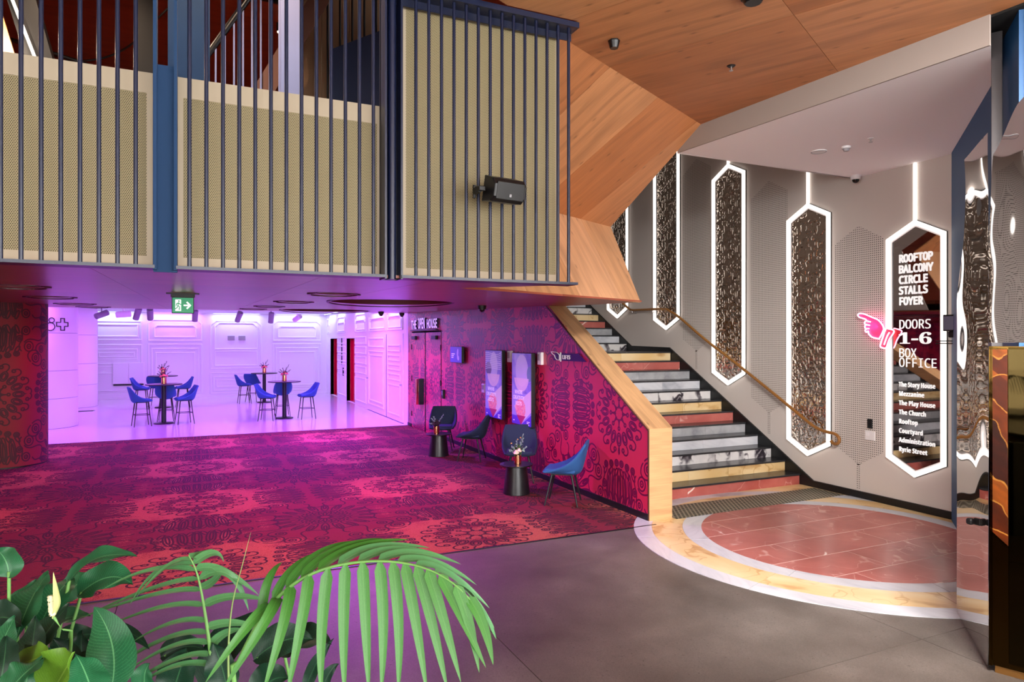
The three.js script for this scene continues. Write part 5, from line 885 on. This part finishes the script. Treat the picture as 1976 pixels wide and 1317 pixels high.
// ---------------------------------------------------------------- planting in the trough just below the camera
const leafTex = (base, vein, mid, pinnate) => canvasTex(256, 512, (c, W, H) => {
  c.fillStyle = base; c.fillRect(0, 0, W, H); c.globalAlpha = 0.35;
  if (pinnate) { c.strokeStyle = vein; c.lineWidth = 3; for (let i = -4; i < 26; i++) for (const s of [-1, 1]) { c.beginPath(); c.moveTo(W / 2, H - i * 20); c.quadraticCurveTo(W / 2 + s * W * 0.3, H - i * 20 - 34, W / 2 + s * W * 0.52, H - i * 20 - 90); c.stroke(); } }
  else for (let i = 0; i < 60; i++) { c.strokeStyle = i % 2 ? vein : base; c.lineWidth = 1 + 2 * rnd(); const x = rnd() * W; c.beginPath(); c.moveTo(x, 0); c.lineTo(x, H); c.stroke(); }
  c.globalAlpha = 0.8; c.strokeStyle = mid; c.lineWidth = pinnate ? 8 : 5; c.beginPath(); c.moveTo(W / 2, 0); c.lineTo(W / 2, H); c.stroke();
  c.globalAlpha = 0.1; for (let i = 0; i < 2500; i++) { c.fillStyle = rnd() < 0.5 ? '#000' : '#9fce9a'; c.fillRect(rnd() * W, rnd() * H, 3, 3); } c.globalAlpha = 1;
});
const leafMat = (tx, rough = 0.42) => phys('#ffffff', rough, { map: tx, side: THREE.DoubleSide, transmission: 0.0, specularIntensity: 0.6 });
const LM = { lily: leafMat(leafTex('#1b5432', '#4a8a60', '#5a9462', true)), lilyDark: leafMat(leafTex('#0e2c1e', '#245236', '#32623e', true)), lime: leafMat(leafTex('#4a7018', '#648a28', '#78983c', true)), palm: leafMat(leafTex('#326a25', '#48823b', '#5c9044', false), 0.4), palmPale: leafMat(leafTex('#457a4a', '#609664', '#86ae7c', false), 0.4), stem: std('#5d8f45', 0.5), stemDark: std('#2c4a26', 0.6), spathe: phys('#b8c27c', 0.45, { side: THREE.DoubleSide }), spadix: std('#d0cca6', 0.7), soil: std('#2a2019', 0.95) };
// local frame of the trough: x to the right, y up, z towards the viewer
const frameAt = (px, py, d) => V((px - 988) / 1317 * d, 2.2 - (py - 658.5) / 1317 * d, -d);
function blade(curve, w, { fold = 0.25, facing = V(0, 0.5, 1), shape = 'lily', nu = 6, nv = 22, wave = 0, twist = 0 } = {}) {
  const P = [], U = [], I = [], prof = shape === 'palm' ? (v) => Math.min(1, v * 9 + 0.25) * Math.pow(1 - Math.pow(v, 2.4), 0.8) : (v) => Math.pow(Math.sin(Math.PI * Math.pow(v, 0.72)), 0.85);
  for (let j = 0; j <= nv; j++) {
    const v = j / nv, p = curve.getPoint(v), t = curve.getTangent(v), f = facing.clone().applyAxisAngle(t, twist * v), s = t.clone().cross(f).normalize(), n = s.clone().cross(t).normalize(), hw = w / 2 * Math.max(0.004, prof(v));
    for (let i = 0; i <= nu; i++) { const u = i / nu * 2 - 1, q = p.clone().addScaledVector(s, u * hw).addScaledVector(n, fold * Math.abs(u) * hw + wave * w * Math.sin(v * 14 + (u > 0 ? 1 : 0)) * u * u * 0.5); P.push(q.x, q.y, q.z); U.push(i / nu, v); if (i < nu && j < nv) { const k = j * (nu + 1) + i; I.push(k, k + 1, k + nu + 1, k + 1, k + nu + 2, k + nu + 1); } }
  }
  const g = new THREE.BufferGeometry(); g.setAttribute('position', new THREE.Float32BufferAttribute(P, 3)); g.setAttribute('uv', new THREE.Float32BufferAttribute(U, 2)); g.setIndex(I); g.computeVertexNormals(); return g;
}
const q3 = (a, b, c) => new THREE.QuadraticBezierCurve3(a, b, c);
const plantAt = (name, label) => { const t = thing(name, label, 'plant', [0, 0, 0], -YAW); return t; };
{
  const t = thing('planter_trough', 'long dark planter trough holding the foreground plants', 'planter', [0, 0, 0], -YAW);
  mesh('box', M([B(1.75, 1.05, 0.04, -0.68, 0.525, -1.12), B(1.75, 1.05, 0.04, -0.68, 0.525, -1.78), B(0.04, 1.05, 0.7, -1.54, 0.525, -1.45), B(0.04, 1.05, 0.7, 0.18, 0.525, -1.45), B(1.7, 0.04, 0.64, -0.68, 0.04, -1.45)]), MAT.charcoal, t); mesh('soil', B(1.68, 0.06, 0.62, -0.68, 0.98, -1.45), LM.soil, t);
}
function lily(label, root, list) {
  const t = plantAt('peace_lily', label);
  for (const [bx, by, d0, mx, my, d1, tx, ty, d2, w, m, o = {}] of list) {
    const a = frameAt(bx, by, d0), c = q3(a, frameAt(mx, my, d1), frameAt(tx, ty, d2)), l = mesh('leaf', blade(c, w, { wave: 0.14, fold: 0.3, ...o }), LM[m], t);
    const r = V(root[0], 1.0, root[1]), mid = r.clone().lerp(a, 0.55).add(V((a.x - r.x) * 0.1, 0.06, 0)); mesh('stalk', TUBE([r, mid, a.clone().addScaledVector(c.getTangent(0), 0.012)], 0.0035, 14, 6), LM.stem, t);
  }
  return t;
}
lily('peace lily with one pale upright flower spathe among dark leaves', [-1.05, -1.42], [
  [128, 1130, 1.45, 175, 1055, 1.45, 265, 1075, 1.4, 0.052, 'lily', { facing: V(-0.3, 1, 0.6) }], [150, 1150, 1.5, 215, 1090, 1.5, 258, 1130, 1.45, 0.07, 'lily', { facing: V(0, 0.8, 1) }],
  [30, 1240, 1.35, 55, 1150, 1.42, 95, 1105, 1.5, 0.085, 'lily', { facing: V(-0.2, 0.6, 1) }], [70, 1225, 1.4, 110, 1130, 1.45, 140, 1120, 1.5, 0.08, 'lily'], [16, 1115, 1.4, 20, 1085, 1.4, -5, 1062, 1.42, 0.075, 'lily', { facing: V(0, 0.3, 1) }],
  [215, 1330, 1.25, 235, 1240, 1.25, 182, 1172, 1.3, 0.085, 'lily', { facing: V(0.25, 0.1, 1), wave: 0.02 }], [60, 1270, 1.3, 90, 1215, 1.35, 135, 1165, 1.4, 0.05, 'lilyDark'], [20, 1290, 1.25, 70, 1270, 1.2, 95, 1265, 1.2, 0.06, 'lime', { facing: V(-0.3, 1, 0.7) }],
  [95, 1345, 1.2, 130, 1290, 1.18, 145, 1258, 1.16, 0.095, 'lime', { facing: V(-0.5, 0.3, 1), fold: 0.5 }], [180, 1345, 1.22, 165, 1290, 1.2, 145, 1262, 1.17, 0.07, 'lily', { facing: V(0.5, 0.2, 1), fold: 0.4 }], [10, 1345, 1.15, 40, 1300, 1.15, 90, 1268, 1.2, 0.07, 'lily', { facing: V(-0.4, 0.8, 0.8) }],
  [100, 1255, 1.45, 140, 1220, 1.5, 190, 1225, 1.5, 0.055, 'lilyDark'], [180, 1240, 1.5, 240, 1190, 1.5, 290, 1255, 1.45, 0.035, 'lilyDark'], [-20, 1200, 1.4, 10, 1180, 1.4, 45, 1210, 1.35, 0.07, 'lilyDark'], [0, 1320, 1.2, 10, 1280, 1.2, 12, 1230, 1.25, 0.07, 'lilyDark'], [110, 1300, 1.35, 60, 1260, 1.35, 10, 1250, 1.3, 0.06, 'lily'], [55, 1340, 1.3, 60, 1260, 1.3, 70, 1190, 1.35, 0.07, 'lilyDark'], [150, 1340, 1.4, 140, 1280, 1.4, 100, 1230, 1.42, 0.08, 'lilyDark'], [-30, 1340, 1.3, -10, 1260, 1.3, 30, 1190, 1.35, 0.08, 'lily'], [170, 1300, 1.45, 150, 1260, 1.45, 160, 1215, 1.45, 0.06, 'lilyDark'], [30, 1200, 1.5, 45, 1160, 1.5, 70, 1120, 1.55, 0.06, 'lily', { facing: V(0.4, 0.4, 1) }], [90, 1215, 1.5, 125, 1185, 1.5, 175, 1190, 1.5, 0.05, 'lily', { facing: V(0, 1, 0.5) }], [120, 1160, 1.55, 150, 1120, 1.55, 185, 1105, 1.6, 0.06, 'lily'], [40, 1345, 1.22, 60, 1310, 1.2, 50, 1270, 1.25, 0.06, 'lily', { facing: V(0.2, 0.6, 1) }], [210, 1345, 1.35, 215, 1290, 1.35, 245, 1240, 1.4, 0.05, 'lilyDark'], [130, 1290, 1.4, 165, 1262, 1.38, 205, 1275, 1.35, 0.045, 'lilyDark', { facing: V(0, 1, 0.5) }], [20, 1230, 1.45, -5, 1210, 1.45, -20, 1240, 1.4, 0.06, 'lilyDark'], [60, 1200, 1.42, 50, 1190, 1.42, 20, 1195, 1.4, 0.05, 'lime', { facing: V(-0.5, 0.4, 1) }], [85, 1345, 1.3, 95, 1300, 1.3, 115, 1275, 1.3, 0.06, 'lilyDark'],
]);
{
  const t = scene.getObjectByName('peace_lily');
  const c = new THREE.CatmullRomCurve3([frameAt(103, 1196, 1.27), frameAt(117, 1165, 1.27), frameAt(112, 1135, 1.27), frameAt(103, 1104, 1.27)]);
  mesh('spathe', blade(c, 0.028, { facing: V(-0.9, 0, 0.5), fold: 0.7 }), LM.spathe, t);
  const s = mesh('spadix', (() => { const g = TUBE([frameAt(101, 1188, 1.262), frameAt(100, 1168, 1.262), frameAt(98, 1150, 1.262)], 0.0055, 20, 10); const p = g.attributes.position; for (let i = 0; i < p.count; i++) p.setXYZ(i, p.getX(i) + rr(-0.0012, 0.0012), p.getY(i) + rr(-0.0012, 0.0012), p.getZ(i) + rr(-0.0012, 0.0012)); g.computeVertexNormals(); return g; })(), LM.spadix, t);
  mesh('flower_stalk', TUBE([V(-0.98, 1.0, -1.38), frameAt(135, 1265, 1.3), frameAt(115, 1215, 1.27), frameAt(104, 1192, 1.27)], 0.003, 24, 6), LM.stem, t);
}
lily('low dark broad-leaved plant behind the palm stems', [-0.42, -1.6], [
  [395, 1330, 1.6, 430, 1240, 1.6, 505, 1180, 1.62, 0.1, 'lilyDark', { facing: V(-0.2, 0.6, 1) }], [540, 1265, 1.55, 590, 1215, 1.55, 640, 1245, 1.5, 0.075, 'lilyDark', { facing: V(0, 1, 0.6) }], [490, 1275, 1.5, 545, 1220, 1.5, 605, 1235, 1.5, 0.08, 'lilyDark', { facing: V(0, 0.8, 1) }], [310, 1270, 1.6, 360, 1235, 1.6, 395, 1255, 1.6, 0.06, 'lilyDark'], [330, 1345, 1.5, 350, 1290, 1.5, 360, 1250, 1.5, 0.09, 'lilyDark', { facing: V(0, 0.2, 1) }], [500, 1345, 1.45, 520, 1300, 1.45, 560, 1310, 1.4, 0.08, 'lilyDark'], [590, 1335, 1.5, 600, 1285, 1.5, 645, 1232, 1.5, 0.03, 'lilyDark'], [620, 1345, 1.5, 630, 1290, 1.5, 655, 1282, 1.5, 0.025, 'lilyDark'],
  [440, 1340, 1.5, 430, 1280, 1.5, 410, 1240, 1.5, 0.07, 'lilyDark'], [285, 1345, 1.45, 270, 1300, 1.45, 290, 1280, 1.45, 0.05, 'lily'],
]);
function palm(label, rachis, leaflets, root) {
  const t = plantAt('palm_frond', label), rc = new THREE.CatmullRomCurve3(rachis.map((p) => frameAt(...p)));
  const g = new THREE.TubeGeometry(rc, 60, 0.0042, 8), p = g.attributes.position; for (let i = 0; i < p.count; i++) { const v = Math.floor(i / 9) / 60, q = rc.getPoint(v), k = 1.25 - 0.95 * v; p.setXYZ(i, q.x + (p.getX(i) - q.x) * k, q.y + (p.getY(i) - q.y) * k, q.z + (p.getZ(i) - q.z) * k); }
  mesh('rachis', g, LM.stem, t); mesh('stalk', TUBE([V(root[0], 1.0, root[1]), V((root[0] + rc.getPoint(0).x) / 2, 1.2, (root[1] + rc.getPoint(0).z) / 2), rc.getPoint(0), rc.getPoint(0.03)], 0.005, 20, 8), LM.stem, t);
  for (const [v, m, tip, w, mat, facing] of leaflets) { const a = rc.getPoint(v); mesh('leaflet', blade(q3(a, frameAt(...m), frameAt(...tip)), w, { shape: 'palm', fold: 0.22, nu: 4, nv: 24, facing: facing ?? V(0.2, 0.5, 1) }), LM[mat], t); }
}
{ // the big arching frond: near leaflets hang, far ones sweep forward over the top
  const D = 1.32, near = [], far = [];
  const hang = [[0.2, 500, 1170, 395, 1320], [0.24, 530, 1175, 425, 1340], [0.3, 555, 1190, 505, 1345], [0.37, 585, 1195, 552, 1350], [0.43, 615, 1210, 620, 1350], [0.48, 660, 1200, 665, 1350], [0.53, 705, 1190, 712, 1345], [0.58, 745, 1195, 735, 1345], [0.62, 775, 1190, 768, 1345], [0.66, 800, 1180, 825, 1345], [0.7, 830, 1180, 865, 1340], [0.74, 850, 1170, 890, 1320], [0.79, 880, 1165, 938, 1290], [0.86, 905, 1180, 925, 1300], [0.93, 935, 1190, 952, 1285]];
  for (const [v, mx, my, tx, ty] of hang) near.push([v, [mx, my, D - 0.03], [tx, ty, D - 0.06], 0.0225, 'palm', V(0.25, 0.45, 1)]);
  const over = [[0.16, 510, 1110, 545, 1085], [0.22, 560, 1075, 640, 1065], [0.28, 600, 1055, 690, 1045], [0.34, 640, 1048, 740, 1040], [0.4, 670, 1045, 790, 1042], [0.46, 710, 1040, 830, 1058], [0.52, 750, 1045, 860, 1075], [0.58, 790, 1050, 890, 1090], [0.64, 830, 1065, 920, 1130], [0.7, 860, 1085, 945, 1175], [0.77, 890, 1110, 955, 1215], [0.85, 920, 1140, 958, 1235]];
  for (const [v, mx, my, tx, ty] of over) far.push([v, [mx, my, D + 0.05], [tx, ty, D + 0.1], 0.026, v > 0.4 ? 'palmPale' : 'palm', V(-0.2, 1, 0.55)]);
  palm('large arching palm frond with hanging bright green leaflets in the foreground', [[450, 1300, D + 0.08], [495, 1210, D + 0.06], [540, 1150, D + 0.03], [600, 1108, D + 0.01], [680, 1086, D], [760, 1084, D], [830, 1100, D - 0.01], [885, 1135, D - 0.02], [925, 1180, D - 0.02]], [...near, ...far], [-0.5, -1.45]);
}
{
  const D = 1.5, L = [];
  for (const [v, mx, my, tx, ty] of [[0.06, 340, 1265, 250, 1335], [0.14, 350, 1250, 215, 1345], [0.23, 345, 1225, 240, 1300], [0.31, 330, 1205, 175, 1320], [0.4, 345, 1185, 255, 1240], [0.5, 330, 1155, 205, 1210], [0.6, 330, 1130, 165, 1190], [0.7, 320, 1115, 145, 1200], [0.79, 300, 1080, 195, 1140], [0.87, 300, 1075, 250, 1170], [0.93, 330, 1070, 262, 1155]]) L.push([v, [mx, my, D - 0.02], [tx, ty, D - 0.06], 0.017, 'palmPale', V(-0.2, 1, 0.5)]);
  for (const [v, mx, my, tx, ty] of [[0.2, 430, 1215, 470, 1215], [0.35, 440, 1195, 500, 1210], [0.5, 440, 1140, 520, 1160], [0.62, 410, 1130, 432, 1098], [0.7, 450, 1070, 480, 1180], [0.8, 420, 1080, 500, 1150], [0.88, 420, 1050, 432, 1085], [0.97, 385, 1075, 410, 1060]]) L.push([v, [mx, my, D + 0.03], [tx, ty, D + 0.06], 0.022, 'palmPale', V(0.3, 0.9, 0.6)]);
  palm('smaller upright palm frond with thin leaflets left of the large frond', [[412, 1300, D], [405, 1250, D], [398, 1200, D], [388, 1140, D], [378, 1100, D], [364, 1072, D]], L, [-0.62, -1.5]);
}
{ const t = plantAt('palm_spear', 'thin unopened palm spear standing upright between the two fronds'); mesh('spear', (() => { const c = new THREE.CatmullRomCurve3([V(-0.55, 1.0, -1.48), frameAt(430, 1240, 1.45), frameAt(455, 1140, 1.45), frameAt(484, 1028, 1.45)]), g = new THREE.TubeGeometry(c, 40, 0.0045, 6), p = g.attributes.position; for (let i = 0; i < p.count; i++) { const v = Math.floor(i / 7) / 40, q = c.getPoint(v), k = 1.05 - v; p.setXYZ(i, q.x + (p.getX(i) - q.x) * k, q.y + (p.getY(i) - q.y) * k, q.z + (p.getZ(i) - q.z) * k); } g.computeVertexNormals(); return g; })(), std('#7f9a5a', 0.5), t); }

renderer.render(scene, camera);
